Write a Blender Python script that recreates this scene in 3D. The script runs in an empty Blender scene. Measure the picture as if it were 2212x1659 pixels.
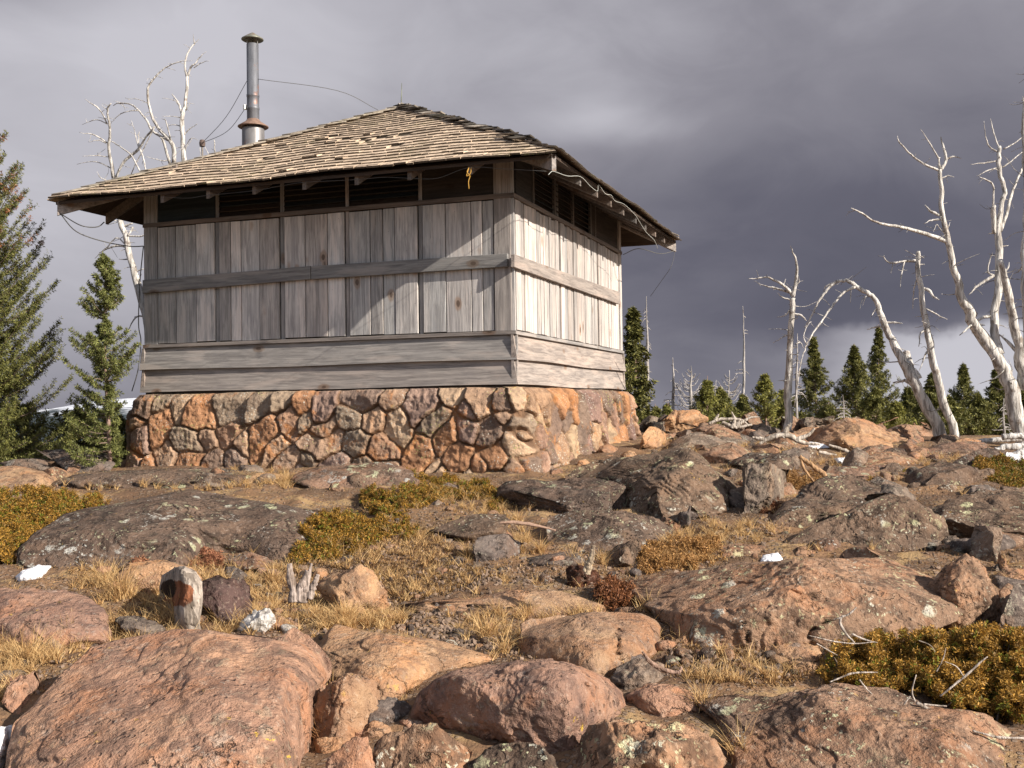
import bpy, math, random
import numpy as np
from mathutils import Matrix, Vector

# ------------------------------------------------------------------ camera, sky, sun, exposure
C = bpy.context.scene
COL = C.collection
F, PIT, ROL = 2354.3, 0.0226, 0.0136          # focal length in pixels of a 2212 px wide frame
EYE = 1.6
CW, CH = 1106.0, 829.5
cp, sp, cr, sr = math.cos(PIT), math.sin(PIT), math.cos(ROL), math.sin(ROL)
FWD = np.array([0, cp, sp]); UP0 = np.array([0, -sp, cp]); RT0 = np.array([1.0, 0, 0])
RT = cr*RT0 - sr*UP0
UP = sr*RT0 + cr*UP0
CAM = np.array([0, 0, EYE])
cd = bpy.data.cameras.new('camera'); cam = bpy.data.objects.new('camera', cd); COL.objects.link(cam)
cd.sensor_width = 36; cd.lens = F*36/2212; cd.clip_start = 0.05; cd.clip_end = 20000
cam.matrix_world = Matrix(((RT[0], UP[0], -FWD[0], CAM[0]), (RT[1], UP[1], -FWD[1], CAM[1]),
                           (RT[2], UP[2], -FWD[2], CAM[2]), (0, 0, 0, 1)))
C.camera = cam
C.view_settings.view_transform = 'Standard'; C.view_settings.look = 'None'
C.view_settings.gamma = 1; C.view_settings.exposure = 0.78

YAW = 0.3429
CU = np.array([math.cos(YAW), -math.sin(YAW), 0]); CV = np.array([math.sin(YAW), math.cos(YAW), 0])
SUNV = CU*1.0 - CV*0.246 + np.array([0, 0, 0.55]); SUNV /= np.linalg.norm(SUNV)
sd = bpy.data.lights.new('sun', 'SUN'); so = bpy.data.objects.new('sun', sd); COL.objects.link(so)
sd.energy = 5.0; sd.angle = math.radians(0.5); sd.color = (1.0, 0.90, 0.77)
so.rotation_euler = Vector(SUNV).to_track_quat('Z', 'Y').to_euler()


class NT:
    """small helper for wiring node trees"""
    def __init__(s, tree):
        s.t = tree; s.n = tree.nodes; s.l = tree.links; s.n.clear()
    def new(s, typ, **kw):
        n = s.n.new(typ)
        for k, v in kw.items(): setattr(n, k, v)
        return n
    def put(s, sock, v):
        if v is None: return
        if hasattr(v, 'is_output') or isinstance(v, bpy.types.NodeSocket): s.l.new(v, sock)
        else:
            if isinstance(v, (tuple, list)) and len(v) == 3 and sock.type == 'RGBA': v = (*v, 1)
            sock.default_value = v
    def m(s, op, a, b=None, c=None, clamp=False):
        n = s.new('ShaderNodeMath', operation=op); n.use_clamp = clamp
        s.put(n.inputs[0], a)
        if b is not None: s.put(n.inputs[1], b)
        if c is not None: s.put(n.inputs[2], c)
        return n.outputs[0]
    def vm(s, op, a, b=None):
        n = s.new('ShaderNodeVectorMath', operation=op); s.put(n.inputs[0], a)
        if b is not None:
            if op == 'SCALE': s.put(n.inputs['Scale'], b)
            else: s.put(n.inputs[1], b)
        return n.outputs[0]
    def noise(s, vec, scale, detail=4, rough=.55, dist=0, out=0):
        n = s.new('ShaderNodeTexNoise'); s.put(n.inputs['Vector'], vec)
        n.inputs['Scale'].default_value = scale; n.inputs['Detail'].default_value = detail
        n.inputs['Roughness'].default_value = rough; n.inputs['Distortion'].default_value = dist
        return n.outputs[out]
    def vor(s, vec, scale, feat='F1', out='Distance', rnd=1):
        n = s.new('ShaderNodeTexVoronoi', feature=feat); s.put(n.inputs['Vector'], vec)
        n.inputs['Scale'].default_value = scale; n.inputs['Randomness'].default_value = rnd
        return n.outputs[out]
    def step(s, v, a, b, c0=0., c1=1.):
        n = s.new('ShaderNodeMapRange', interpolation_type='SMOOTHSTEP')
        s.put(n.inputs[0], v)
        for i, q in enumerate((a, b, c0, c1)): s.put(n.inputs[i+1], q)
        return n.outputs[0]
    def mix(s, f, a, b, mode='MIX'):
        n = s.new('ShaderNodeMix', data_type='RGBA', blend_type=mode)
        s.put(n.inputs[0], f); s.put(n.inputs[6], a); s.put(n.inputs[7], b)
        return n.outputs[2]
    def ramp(s, v, stops):
        n = s.new('ShaderNodeValToRGB'); s.put(n.inputs[0], v); e = n.color_ramp.elements
        while len(e) < len(stops): e.new(.5)
        for q, (p, c) in zip(e, stops): q.position = p; q.color = (*c, 1)
        return n.outputs[0]


w = bpy.data.worlds.new('World'); C.world = w; w.use_nodes = True
T = NT(w.node_tree)
geo = T.new('ShaderNodeTexCoord').outputs['Generated']
sx = T.new('ShaderNodeSeparateXYZ'); T.put(sx.inputs[0], geo)
dx, dy, dz = sx.outputs
wn = T.noise(T.vm('MULTIPLY', geo, (1, 1, 2.4)), 2.6, 5, .5, 0, 1)
wv = T.vm('SCALE', T.vm('SUBTRACT', wn, (.5, .5, .5)), .17)
ws = T.new('ShaderNodeSeparateXYZ'); T.put(ws.inputs[0], wv)
az = T.m('ADD', T.m('ARCTAN2', dx, dy), ws.outputs[0])
el = T.m('ADD', T.m('ARCSINE', dz), T.m('MULTIPLY', ws.outputs[2], .55))
def blob(px, py, sa, se, amp):
    a0, e0, sa, se = (px-1106)/F, (883-py)/F, sa/F, se/F
    qa = T.m('DIVIDE', T.m('SUBTRACT', az, a0), sa); qe = T.m('DIVIDE', T.m('SUBTRACT', el, e0), se)
    r2 = T.m('ADD', T.m('MULTIPLY', qa, qa), T.m('MULTIPLY', qe, qe))
    return T.m('MULTIPLY', T.m('EXPONENT', T.m('MULTIPLY', r2, -.5)), amp)
L = T.m('ADD', T.m('MULTIPLY', T.m('SUBTRACT', T.noise(T.vm('MULTIPLY', geo, (1, 1, 1.7)), 3.0, 7, .5, .3), .5), .42), .64)
L = T.m('ADD', L, T.m('MULTIPLY', T.m('SUBTRACT', T.noise(T.vm('MULTIPLY', geo, (1, 1, 2)), 7.5, 6, .55, .9), .5), .24))
for b in [(120, 330, 560, 380, .30), (10, 0, 260, 70, -.34), (480, 80, 170, 130, .12), (900, 120, 600, 200, .08), (1950, 540, 800, 190, -.40),
          (1980, 685, 380, 40, -.12), (1000, 830, 700, 90, -.10), (1370, 285, 80, 34, .20), (1230, 300, 130, 34, .12), (150, 830, 420, 120, -.12), (2150, 80, 300, 120, .04)]:
    L = T.m('ADD', L, blob(*b))
# break in the cloud low on the right, its upper edge scalloped
edge = T.m('ADD', el, T.m('MULTIPLY', T.m('SUBTRACT', T.noise(geo, 9, 5, .55), .5), .07))
low = T.m('MULTIPLY', T.step(edge, (883-765)/F, (883-728)/F, 1, 0), T.step(az, (1500-1106)/F, (2000-1106)/F))
L = T.m('ADD', L, T.m('MULTIPLY', low, .56))
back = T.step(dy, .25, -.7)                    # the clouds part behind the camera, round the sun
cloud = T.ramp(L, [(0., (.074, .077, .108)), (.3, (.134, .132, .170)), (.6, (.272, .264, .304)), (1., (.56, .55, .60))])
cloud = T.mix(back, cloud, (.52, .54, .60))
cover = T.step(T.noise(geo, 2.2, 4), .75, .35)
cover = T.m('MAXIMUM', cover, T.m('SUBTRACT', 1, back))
sky = T.new('ShaderNodeTexSky', sky_type='NISHITA'); sky.sun_disc = False
sky.sun_elevation = math.asin(SUNV[2]); sky.sun_rotation = math.atan2(SUNV[0], SUNV[1])
bg1 = T.new('ShaderNodeBackground'); T.put(bg1.inputs[0], sky.outputs[0]); bg1.inputs[1].default_value = .1
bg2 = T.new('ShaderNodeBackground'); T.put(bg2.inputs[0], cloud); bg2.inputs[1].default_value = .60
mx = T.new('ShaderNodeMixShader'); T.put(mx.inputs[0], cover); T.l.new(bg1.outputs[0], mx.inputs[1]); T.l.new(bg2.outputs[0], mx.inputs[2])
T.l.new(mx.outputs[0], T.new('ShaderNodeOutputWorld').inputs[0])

# ------------------------------------------------------------------ numeric helpers
def hash3(ix, iy, iz, seed):
    h = (ix.astype(np.int64)*374761393 + iy.astype(np.int64)*668265263 + iz.astype(np.int64)*2147483647 + seed*974634777) & 0xffffffff
    h = ((h ^ (h >> 13))*1274126177) & 0xffffffff
    h = ((h ^ (h >> 16))*2246822519) & 0xffffffff
    return ((h ^ (h >> 15)) & 0xffff)/65535.0
def vnoise(P, seed=0):
    """value noise -1..1 on an (n,3) array"""
    i = np.floor(P).astype(np.int64); f = P-i; f = f*f*f*(f*(f*6-15)+10)
    r = 0
    for a in (0, 1):
        for b in (0, 1):
            for c in (0, 1):
                wgt = (f[:, 0] if a else 1-f[:, 0])*(f[:, 1] if b else 1-f[:, 1])*(f[:, 2] if c else 1-f[:, 2])
                r = r + wgt*hash3(i[:, 0]+a, i[:, 1]+b, i[:, 2]+c, seed)
    return r*2-1
def fbm(P, octs=4, seed=0, gain=.5):
    r = 0; a = 1; s = 0
    for k in range(octs):
        r = r + a*vnoise(P*(2.03**k)+k*17.3, seed+k); s += a; a *= gain
    return r/s
def ridged(P, octs=4, seed=0):
    r = 0; a = 1; s = 0
    for k in range(octs):
        r = r + a*(1-2*np.abs(vnoise(P*(2.1**k)+k*9.1, seed+k))); s += a; a *= .5
    return r/s
def sstep(x, a, b):
    t = np.clip((x-a)/(b-a), 0, 1); return t*t*(3-2*t)

def gz(x, y, fine=True):
    """height of the ground"""
    x = np.asarray(x, float); y = np.asarray(y, float)
    side = sstep(x, -3.2, 2.5)
    yc = 12.0+3.6*side; zc = 1.05+.16*side-.13*sstep(x, 4.2, 7.0)
    up = np.where(y < 10, .096*y, .96+(zc-.96)*np.sin(np.clip((y-10)/(yc-10), 0, 1)*math.pi/2))
    over = np.clip(y-yc, 0, None)
    z = up-.012*np.minimum(over, 60)**1.75/1.0
    z = np.where(over > 60, z-.012*60**1.75*0-(over-60)*.06, z)
    z = np.maximum(z, -34)
    if fine:
        P = np.stack([x, y, 0*x], -1).reshape(-1, 3)
        d = .05*fbm(P*1.1, 4, 3).reshape(x.shape)+.018*fbm(P*6, 3, 9).reshape(x.shape)
        d = d+.035*ridged(P*2.6, 3, 14).reshape(x.shape)
        z = z+d*sstep(y, 1, 3)
    return z
def ray(px, py):
    return FWD+RT*((px-CW)/F)+UP*((CH-py)/F)
def at(px, py, Y):
    d = ray(px, py); return CAM+d*(Y/d[1])
def atv(px, py, Y):
    px = np.asarray(px, float)[:, None]; py = np.asarray(py, float)[:, None]
    d = FWD[None]+RT[None]*((px-CW)/F)+UP[None]*((CH-py)/F)
    return CAM[None]+d*(np.asarray(Y, float)[:, None]/d[:, 1:2])
def hit(px, py, ymax=16.):
    """distance along +Y at which the ray through a picture point meets the smooth ground"""
    d = ray(px, py); Y = np.linspace(2, ymax, 700); P = CAM[None]+d[None]*(Y/d[1])[:, None]
    k = np.nonzero(P[:, 2] <= gz(P[:, 0], P[:, 1], False))[0]
    return float(Y[k[0]]) if len(k) else ymax
def wpx(p):
    q = np.asarray(p)-CAM; c = q@FWD; return CW+F*(q@RT)/c, CH-F*(q@UP)/c

# ------------------------------------------------------------------ object helpers
def mesh_obj(name, co, faces, mat, parent=None, smooth=False, col=None, loc=None, rnd=None):
    """faces: (n,3) or (n,4) array, or a list of such; col: per-vertex (n,3) colour attribute"""
    co = np.asarray(co, np.float32)
    if loc is not None: co = co-np.asarray(loc, np.float32)[None]
    fl = faces if isinstance(faces, list) else [faces]
    fl = [np.asarray(f, np.int32) for f in fl if len(f)]
    me = bpy.data.meshes.new(name)
    nl = sum(f.size for f in fl); nf = sum(len(f) for f in fl)
    me.vertices.add(len(co)); me.vertices.foreach_set('co', co.ravel())
    me.loops.add(nl); me.loops.foreach_set('vertex_index', np.concatenate([f.ravel() for f in fl]))
    me.polygons.add(nf)
    tot = np.concatenate([np.full(len(f), f.shape[1], np.int32) for f in fl])
    st = np.concatenate([[0], np.cumsum(tot)[:-1]]).astype(np.int32)
    me.polygons.foreach_set('loop_start', st)
    me.polygons.foreach_set('use_smooth', np.full(nf, smooth))
    if col is not None:
        a = me.color_attributes.new('col', 'FLOAT_COLOR', 'POINT')
        a.data.foreach_set('color', np.concatenate([col, np.ones((len(col), 1))], 1).astype(np.float32).ravel())
    me.update(calc_edges=True); me.validate()
    me.materials.append(mat)
    o = bpy.data.objects.new(name, me); COL.objects.link(o)
    if parent: o.parent = parent
    if loc is not None: o.location = loc
    return o
def empty(name, loc=(0, 0, 0), rz=0):
    o = bpy.data.objects.new(name, None); COL.objects.link(o); o.location = loc; o.rotation_euler = (0, 0, rz)
    o.empty_display_size = .2
    return o
def tag(o, label=None, cat=None, group=None, kind=None):
    if label: o['label'] = label
    if cat: o['category'] = cat
    if group: o['group'] = group
    if kind: o['kind'] = kind
    return o

class MB:
    """collects boxes, quads and tubes into one mesh"""
    def __init__(s): s.v = []; s.q = []; s.t = []; s.c = []; s.n = 0
    def add(s, v, q=None, t=None, col=(1, 1, 1)):
        v = np.asarray(v, float).reshape(-1, 3); s.v.append(v)
        if q is not None and len(q): s.q.append(np.asarray(q)+s.n)
        if t is not None and len(t): s.t.append(np.asarray(t)+s.n)
        col = np.asarray(col, float)
        s.c.append(np.repeat(col[None], len(v), 0) if col.ndim == 1 else col)
        s.n += len(v)
    def hexa(s, p, col=(1, 1, 1)):
        """8 corners: bottom ring 0-3, top ring 4-7"""
        s.add(p, [(0, 3, 2, 1), (4, 5, 6, 7), (0, 1, 5, 4), (1, 2, 6, 5), (2, 3, 7, 6), (3, 0, 4, 7)], col=col)
    def box(s, a, b, col=(1, 1, 1)):
        x0, y0, z0 = a; x1, y1, z1 = b
        s.hexa([(x0, y0, z0), (x1, y0, z0), (x1, y1, z0), (x0, y1, z0), (x0, y0, z1), (x1, y0, z1), (x1, y1, z1), (x0, y1, z1)], col)
    def beam(s, p0, p1, wd, hd, up=(0, 0, 1), col=(1, 1, 1)):
        p0 = np.array(p0, float); p1 = np.array(p1, float); d = p1-p0; d /= np.linalg.norm(d)
        r = np.cross(d, up); r /= np.linalg.norm(r); u = np.cross(r, d)
        r *= wd/2; u *= hd/2
        s.hexa([p0-r-u, p0+r-u, p1+r-u, p1-r-u, p0-r+u, p0+r+u, p1+r+u, p1-r+u], col)
    def tube(s, P, R, n=8, col=(1, 1, 1), cap=True, rough=0, seed=0):
        P = np.asarray(P, float); R = np.asarray(R, float)
        if len(P) < 2: return
        d = np.gradient(P, axis=0); d /= np.maximum(np.linalg.norm(d, axis=1), 1e-9)[:, None]
        ref = np.array([.13, 1, .21]); ref /= np.linalg.norm(ref)
        r = np.cross(d, ref); ln = np.linalg.norm(r, axis=1); r /= np.maximum(ln, 1e-6)[:, None]; u = np.cross(r, d)
        a = np.arange(n)*2*math.pi/n
        ring = r[:, None, :]*np.cos(a)[None, :, None]+u[:, None, :]*np.sin(a)[None, :, None]
        RR = R[:, None]*np.ones((1, n))
        if rough:
            RR = RR*(1+rough*vnoise(np.stack([np.repeat(np.arange(len(P))*.35, n), np.tile(np.cos(a)*1.7, len(P)), np.tile(np.sin(a)*1.7, len(P))], -1), seed).reshape(len(P), n))
        V = (P[:, None, :]+ring*RR[:, :, None]).reshape(-1, 3)
        i = np.arange(len(P)-1)[:, None]*n; j = np.arange(n)[None]; k = (np.arange(n)[None]+1) % n
        q = np.stack([i+j, i+k, i+n+k, i+n+j], -1).reshape(-1, 4)
        t = []
        if cap:
            V = np.concatenate([V, P[:1], P[-1:]]); m = len(P)*n
            for jj in range(n):
                t.append((m, (jj+1) % n, jj)); t.append((m+1, (len(P)-1)*n+jj, (len(P)-1)*n+(jj+1) % n))
        s.add(V, q, t, col)
    def lathe(s, cx, cy, prof, n=24, col=(1, 1, 1)):
        a = np.arange(n)*2*math.pi/n
        V = np.array([[(cx+r*math.cos(t), cy+r*math.sin(t), z) for t in a] for r, z in prof]).reshape(-1, 3)
        i = np.arange(len(prof)-1)[:, None]*n; j = np.arange(n)[None]; k = (j+1) % n
        s.add(V, np.stack([i+j, i+k, i+n+k, i+n+j], -1).reshape(-1, 4), None, col)
    def build(s, name, mat, parent=None, smooth=False, loc=None, bevel=0):
        f = []
        if s.q: f.append(np.concatenate(s.q))
        if s.t: f.append(np.concatenate(s.t))
        o = mesh_obj(name, np.concatenate(s.v), f, mat, parent, smooth, np.concatenate(s.c), loc)
        if bevel:
            m = o.modifiers.new('bevel', 'BEVEL'); m.width = bevel; m.segments = 2; m.limit_method = 'ANGLE'
        return o
def curve(pts, k=6):
    """Catmull-Rom through points"""
    P = np.asarray(pts, float)
    if len(P) < 3: return P[0]+(P[-1]-P[0])*np.linspace(0, 1, k+1)[:, None]
    Q = np.concatenate([[2*P[0]-P[1]], P, [2*P[-1]-P[-2]]]); out = []
    for i in range(len(P)-1):
        a, b, c, d = Q[i:i+4]
        for t in np.arange(k)/k:
            out.append(.5*(2*b+(c-a)*t+(2*a-5*b+4*c-d)*t*t+(3*b-a-3*c+d)*t**3))
    out.append(P[-1]); return np.array(out)

# ------------------------------------------------------------------ materials
def new_mat(name):
    m = bpy.data.materials.new(name); m.use_nodes = True; return m, NT(m.node_tree)
def finish(T, col, rough=.9, bump=None, bstr=.5, bdist=.01, metal=0, spec=.3, sss=0):
    p = T.new('ShaderNodeBsdfPrincipled')
    T.put(p.inputs['Base Color'], col); T.put(p.inputs['Roughness'], rough); p.inputs['Metallic'].default_value = metal
    p.inputs['Specular IOR Level'].default_value = spec
    if sss: p.inputs['Subsurface Weight'].default_value = sss; p.inputs['Subsurface Radius'].default_value = (.05, .05, .06)
    if bump is not None:
        b = T.new('ShaderNodeBump'); b.inputs['Strength'].default_value = bstr; b.inputs['Distance'].default_value = bdist
        T.put(b.inputs['Height'], bump); T.l.new(b.outputs[0], p.inputs['Normal'])
    o = T.new('ShaderNodeOutputMaterial'); T.l.new(p.outputs[0], o.inputs[0]); return p
def attr(T, name='col'):
    n = T.new('ShaderNodeAttribute'); n.attribute_name = name; return n.outputs['Color']
def objvec(T, rand=True):
    v = T.new('ShaderNodeTexCoord').outputs['Object']
    if rand:
        r = T.new('ShaderNodeObjectInfo').outputs['Random']
        v = T.vm('ADD', v, T.vm('SCALE', (31.7, 57.1, 13.3), r))
    return v

def rock_mat(name, a, b, dark, stain, lichen, lich_amt, stain_amt, pits, yellow=.0):
    m, T = new_mat(name); v = objvec(T)
    n1 = T.noise(v, 2.2, 6, .6, .4); n2 = T.noise(v, 9, 6, .65); n3 = T.noise(v, 40, 4, .7); n4 = T.noise(v, 1.3, 3, .5)
    c = T.mix(T.step(n1, .36, .62), a, b)
    c = T.mix(T.m('MULTIPLY', T.step(T.noise(v, 3.3, 5, .62, .8), .47, .60), stain_amt), c, stain)
    c = T.mix(T.m('MULTIPLY', T.step(n2, .47, .62), .72), c, dark)
    dk = T.step(T.noise(v, 1.7, 7, .7, .6), .55, .68)
    c = T.mix(T.m('MULTIPLY', dk, .55), c, dark)
    c = T.mix(T.m('MULTIPLY', T.step(n3, .54, .68), .55), c, T.mix(.5, a, (.55, .46, .38)))
    # fine fracture lines
    cv = T.vm('ADD', v, T.vm('SCALE', T.vm('SUBTRACT', T.noise(v, 4.5, 5, .65, 0, 1), (.5, .5, .5)), .42))
    ce = T.vor(cv, 2.3, 'DISTANCE_TO_EDGE'); ce2 = T.vor(T.vm('MULTIPLY', cv, (1, 1, 2.2)), 5.5, 'DISTANCE_TO_EDGE')
    crk = T.m('MULTIPLY', T.step(ce, .014, .003), T.step(T.noise(v, 2.9, 3), .52, .6))
    crk = T.m('MAXIMUM', crk, T.m('MULTIPLY', T.m('MULTIPLY', T.step(ce2, .022, .004), T.step(T.noise(v, 3.7, 3), .56, .62)), .7))
    c = T.mix(T.m('MULTIPLY', crk, .6), c, T.mix(.5, dark, (.03, .022, .018)))
    # pits
    pv = T.vor(T.vm('ADD', v, T.vm('SCALE', T.noise(v, 14, 2, .5, 0, 1), .05)), 26)
    pit = T.m('MULTIPLY', T.step(pv, .34, .12), T.step(T.noise(v, 5, 3), .42, .6))
    c = T.mix(T.m('MULTIPLY', pit, pits*.75), c, T.mix(.35, dark, (.02, .015, .012)))
    # lichen blotches
    lv = T.vm('ADD', v, T.vm('SCALE', T.vm('SUBTRACT', T.noise(v, 22, 3, .6, 0, 1), (.5, .5, .5)), .09))
    l1 = T.m('MULTIPLY', T.step(T.vor(lv, 9), .36, .24), T.step(T.noise(v, 2.6, 4, .6), .50, .60))
    l2 = T.m('MULTIPLY', T.step(T.vor(lv, 30), .33, .22), T.step(T.noise(v, 4.5, 3, .6), .47, .6))
    brk = T.step(T.noise(v, 60, 3, .7), .36, .5)
    lm = T.m('MULTIPLY', T.m('MAXIMUM', l1, l2), brk)
    lcol = T.mix(T.step(T.noise(v, 3.1, 2), .45, .6), lichen, (.50, .50, .46))
    c = T.mix(T.m('MULTIPLY', lm, lich_amt), c, lcol)
    if yellow:
        y1 = T.m('MULTIPLY', T.step(T.vor(lv, 17), .2, .1), T.step(T.noise(v, 3.7, 3, .6), .55, .62))
        c = T.mix(T.m('MULTIPLY', y1, yellow), c, (.62, .42, .06))
    orn = T.new('ShaderNodeObjectInfo').outputs['Random']
    c = T.mix(1, c, T.mix(orn, (.80, .80, .84), (1.18, 1.13, 1.04)), 'MULTIPLY')
    h = T.m('ADD', T.m('MULTIPLY', n2, .9), T.m('MULTIPLY', n3, .30))
    h = T.m('ADD', h, T.m('MULTIPLY', T.noise(v, 110, 3, .7), .12))
    h = T.m('SUBTRACT', h, T.m('MULTIPLY', pit, .4*pits))
    h = T.m('ADD', h, T.m('MULTIPLY', lm, .06)); h = T.m('SUBTRACT', h, T.m('MULTIPLY', crk, .9))
    h = T.m('ADD', h, T.m('MULTIPLY', n1, .8))
    finish(T, c, .92, h, 1., .045, spec=.2); return m
M = {}
M['warm'] = rock_mat('rock_warm', (.42, .255, .17), (.33, .20, .145), (.15, .10, .082), (.40, .19, .10), (.42, .40, .28), .25, .55, .6, .8)
M['tan'] = rock_mat('rock_tan', (.41, .27, .165), (.33, .20, .125), (.19, .12, .085), (.40, .19, .09), (.42, .40, .30), .2, .5, .35, .3)
M['dark'] = rock_mat('rock_dark', (.105, .076, .060), (.165, .115, .086), (.036, .027, .023), (.16, .095, .06), (.46, .47, .30), .9, .3, .7, .25)
M['mid'] = rock_mat('rock_mid', (.32, .20, .135), (.21, .14, .10), (.065, .045, .036), (.31, .15, .08), (.50, .51, .33), .85, .5, .5, .3)
M['grey'] = rock_mat('rock_grey', (.20, .165, .14), (.15, .12, .105), (.07, .055, .048), (.24, .14, .085), (.45, .44, .34), .5, .35, .4)
M['purple'] = rock_mat('rock_purple', (.11, .07, .065), (.085, .055, .052), (.04, .028, .026), (.13, .07, .05), (.4, .38, .3), .15, .3, .8)

M['rot'] = rock_mat('rotten_wood', (.085, .038, .024), (.12, .055, .032), (.03, .014, .01), (.15, .06, .03), (.2, .15, .1), .1, .4, .6)

def wood_mat(name, axis, tint=(1, 1, 1), grain=.5, knots=.6, base=None):
    """weathered boards; axis = direction of the grain"""
    m, T = new_mat(name)
    v = T.new('ShaderNodeTexCoord').outputs['Object']; c0 = attr(T)
    cs = T.vm('MULTIPLY', c0, (91.3, 47.7, 71.9)); v2 = T.vm('ADD', v, cs)
    sc = [34, 34, 34]; sc[axis] = 1.6
    wv = T.vm('ADD', T.vm('MULTIPLY', v2, tuple(sc)), T.vm('SCALE', T.noise(v2, 1.8, 3, .5, 0, 1), 1.6))
    g1 = T.noise(wv, 1.3, 6, .66); g2 = T.noise(T.vm('MULTIPLY', v2, tuple(6 if i != axis else 1. for i in range(3))), 1.6, 4, .6)
    sc3 = [120, 120, 120]; sc3[axis] = 4
    g3 = T.noise(T.vm('MULTIPLY', v2, tuple(sc3)), 1, 3, .6)
    c = T.mix(T.step(g1, .3, .7), T.mix(1, c0, (.60, .585, .585), 'MULTIPLY'), T.mix(1, c0, (1.22, 1.2, 1.17), 'MULTIPLY'))
    c = T.mix(T.m('MULTIPLY', T.step(g2, .5, .66), grain), c, T.mix(1, c0, (1.6, 1.46, 1.36), 'MULTIPLY'))
    c = T.mix(T.m('MULTIPLY', T.step(g2, .46, .3), .45), c, T.mix(1, c0, (.62, .62, .66), 'MULTIPLY'))
    crack = T.m('MULTIPLY', T.step(g3, .66, .74), T.step(T.noise(v2, 3, 3), .45, .6))
    c = T.mix(T.m('MULTIPLY', crack, .7), c, (.04, .035, .033))
    kv = [1, 1, 1]; kv[axis] = .55
    kd = T.vor(T.vm('ADD', T.vm('MULTIPLY', v2, tuple(kv)), T.vm('SCALE', T.noise(v2, 9, 2, .5, 0, 1), .03)), 3.4)
    k1 = T.step(kd, .17, .10); k2 = T.step(kd, .085, .05)
    c = T.mix(T.m('MULTIPLY', k1, knots), c, T.mix(1, c0, (.62, .40, .25), 'MULTIPLY'))
    c = T.mix(T.m('MULTIPLY', k2, knots*1.2), c, (.055, .035, .025))
    nl = T.step(T.vor(v2, 13), .055, .03)
    c = T.mix(T.m('MULTIPLY', nl, .7), c, (.03, .025, .022))
    c = T.mix(1, c, (1.02, 1.0, 1.0), 'MULTIPLY')
    h = T.m('ADD', g1, T.m('MULTIPLY', crack, -.8)); h = T.m('ADD', h, T.m('MULTIPLY', g3, .35))
    finish(T, c, .85, h, .55, .006, spec=.25); return m
M['wood_x'] = wood_mat('weathered_wood_x', 0); M['wood_y'] = wood_mat('weathered_wood_y', 1); M['wood_z'] = wood_mat('weathered_wood_z', 2)

def shake_mat():
    m, T = new_mat('cedar_shake'); v = T.new('ShaderNodeTexCoord').outputs['Object']; c0 = attr(T)
    v2 = T.vm('ADD', v, T.vm('MULTIPLY', c0, (31, 47, 17)))
    g = T.noise(T.vm('MULTIPLY', v2, (30, 9, 9)), 1, 5, .65); g2 = T.noise(v, 2.2, 5, .6); g3 = T.noise(v, 38, 3, .6)
    c = T.mix(T.step(g, .3, .7), T.mix(1, c0, (.66, .64, .62), 'MULTIPLY'), T.mix(1, c0, (1.2, 1.2, 1.2), 'MULTIPLY'))
    c = T.mix(T.m('MULTIPLY', T.step(g2, .5, .64), .3), c, (.17, .135, .105))
    moss = T.m('MULTIPLY', T.step(T.noise(v, 1.6, 4), .53, .64), T.step(g3, .5, .62))
    c = T.mix(T.m('MULTIPLY', moss, .5), c, (.15, .15, .05))
    finish(T, c, .9, T.m('ADD', g, T.m('MULTIPLY', g3, .5)), .6, .006, spec=.2); return m
M['shake'] = shake_mat()

def stone_mat():
    m, T = new_mat('rubble_stone'); v = T.new('ShaderNodeTexCoord').outputs['Object']; c0 = attr(T)
    n1 = T.noise(v, 7, 6, .65, .3); n2 = T.noise(v, 30, 5, .7); n3 = T.noise(v, 2.1, 3)
    c = T.mix(T.step(n1, .35, .65), T.mix(1, c0, (.68, .66, .66), 'MULTIPLY'), T.mix(1, c0, (1.2, 1.16, 1.1), 'MULTIPLY'))
    o = T.m('MULTIPLY', T.step(T.noise(v, 5.5, 5, .6, .5), .545, .62), T.step(n3, .40, .55))
    c = T.mix(T.m('MULTIPLY', o, .65), c, (.40, .17, .06))
    c = T.mix(T.m('MULTIPLY', T.step(n2, .56, .72), .5), c, (.07, .05, .04))
    lv = T.vm('ADD', v, T.vm('SCALE', T.noise(v, 25, 3, .6, 0, 1), .05))
    l = T.m('MULTIPLY', T.m('MULTIPLY', T.step(T.vor(lv, 38), .36, .24), T.step(T.noise(v, 3.2, 3), .47, .56)), T.step(T.noise(v, 70, 2), .42, .52))
    c = T.mix(T.m('MULTIPLY', l, .8), c, T.mix(T.step(T.noise(v, 2.7, 2), .5, .56), (.52, .50, .44), (.42, .42, .16)))
    finish(T, c, .92, T.m('ADD', T.m('MULTIPLY', n1, 1.), T.m('MULTIPLY', n2, .7)), 1., .03, spec=.2); return m
M['stone'] = stone_mat()

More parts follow.
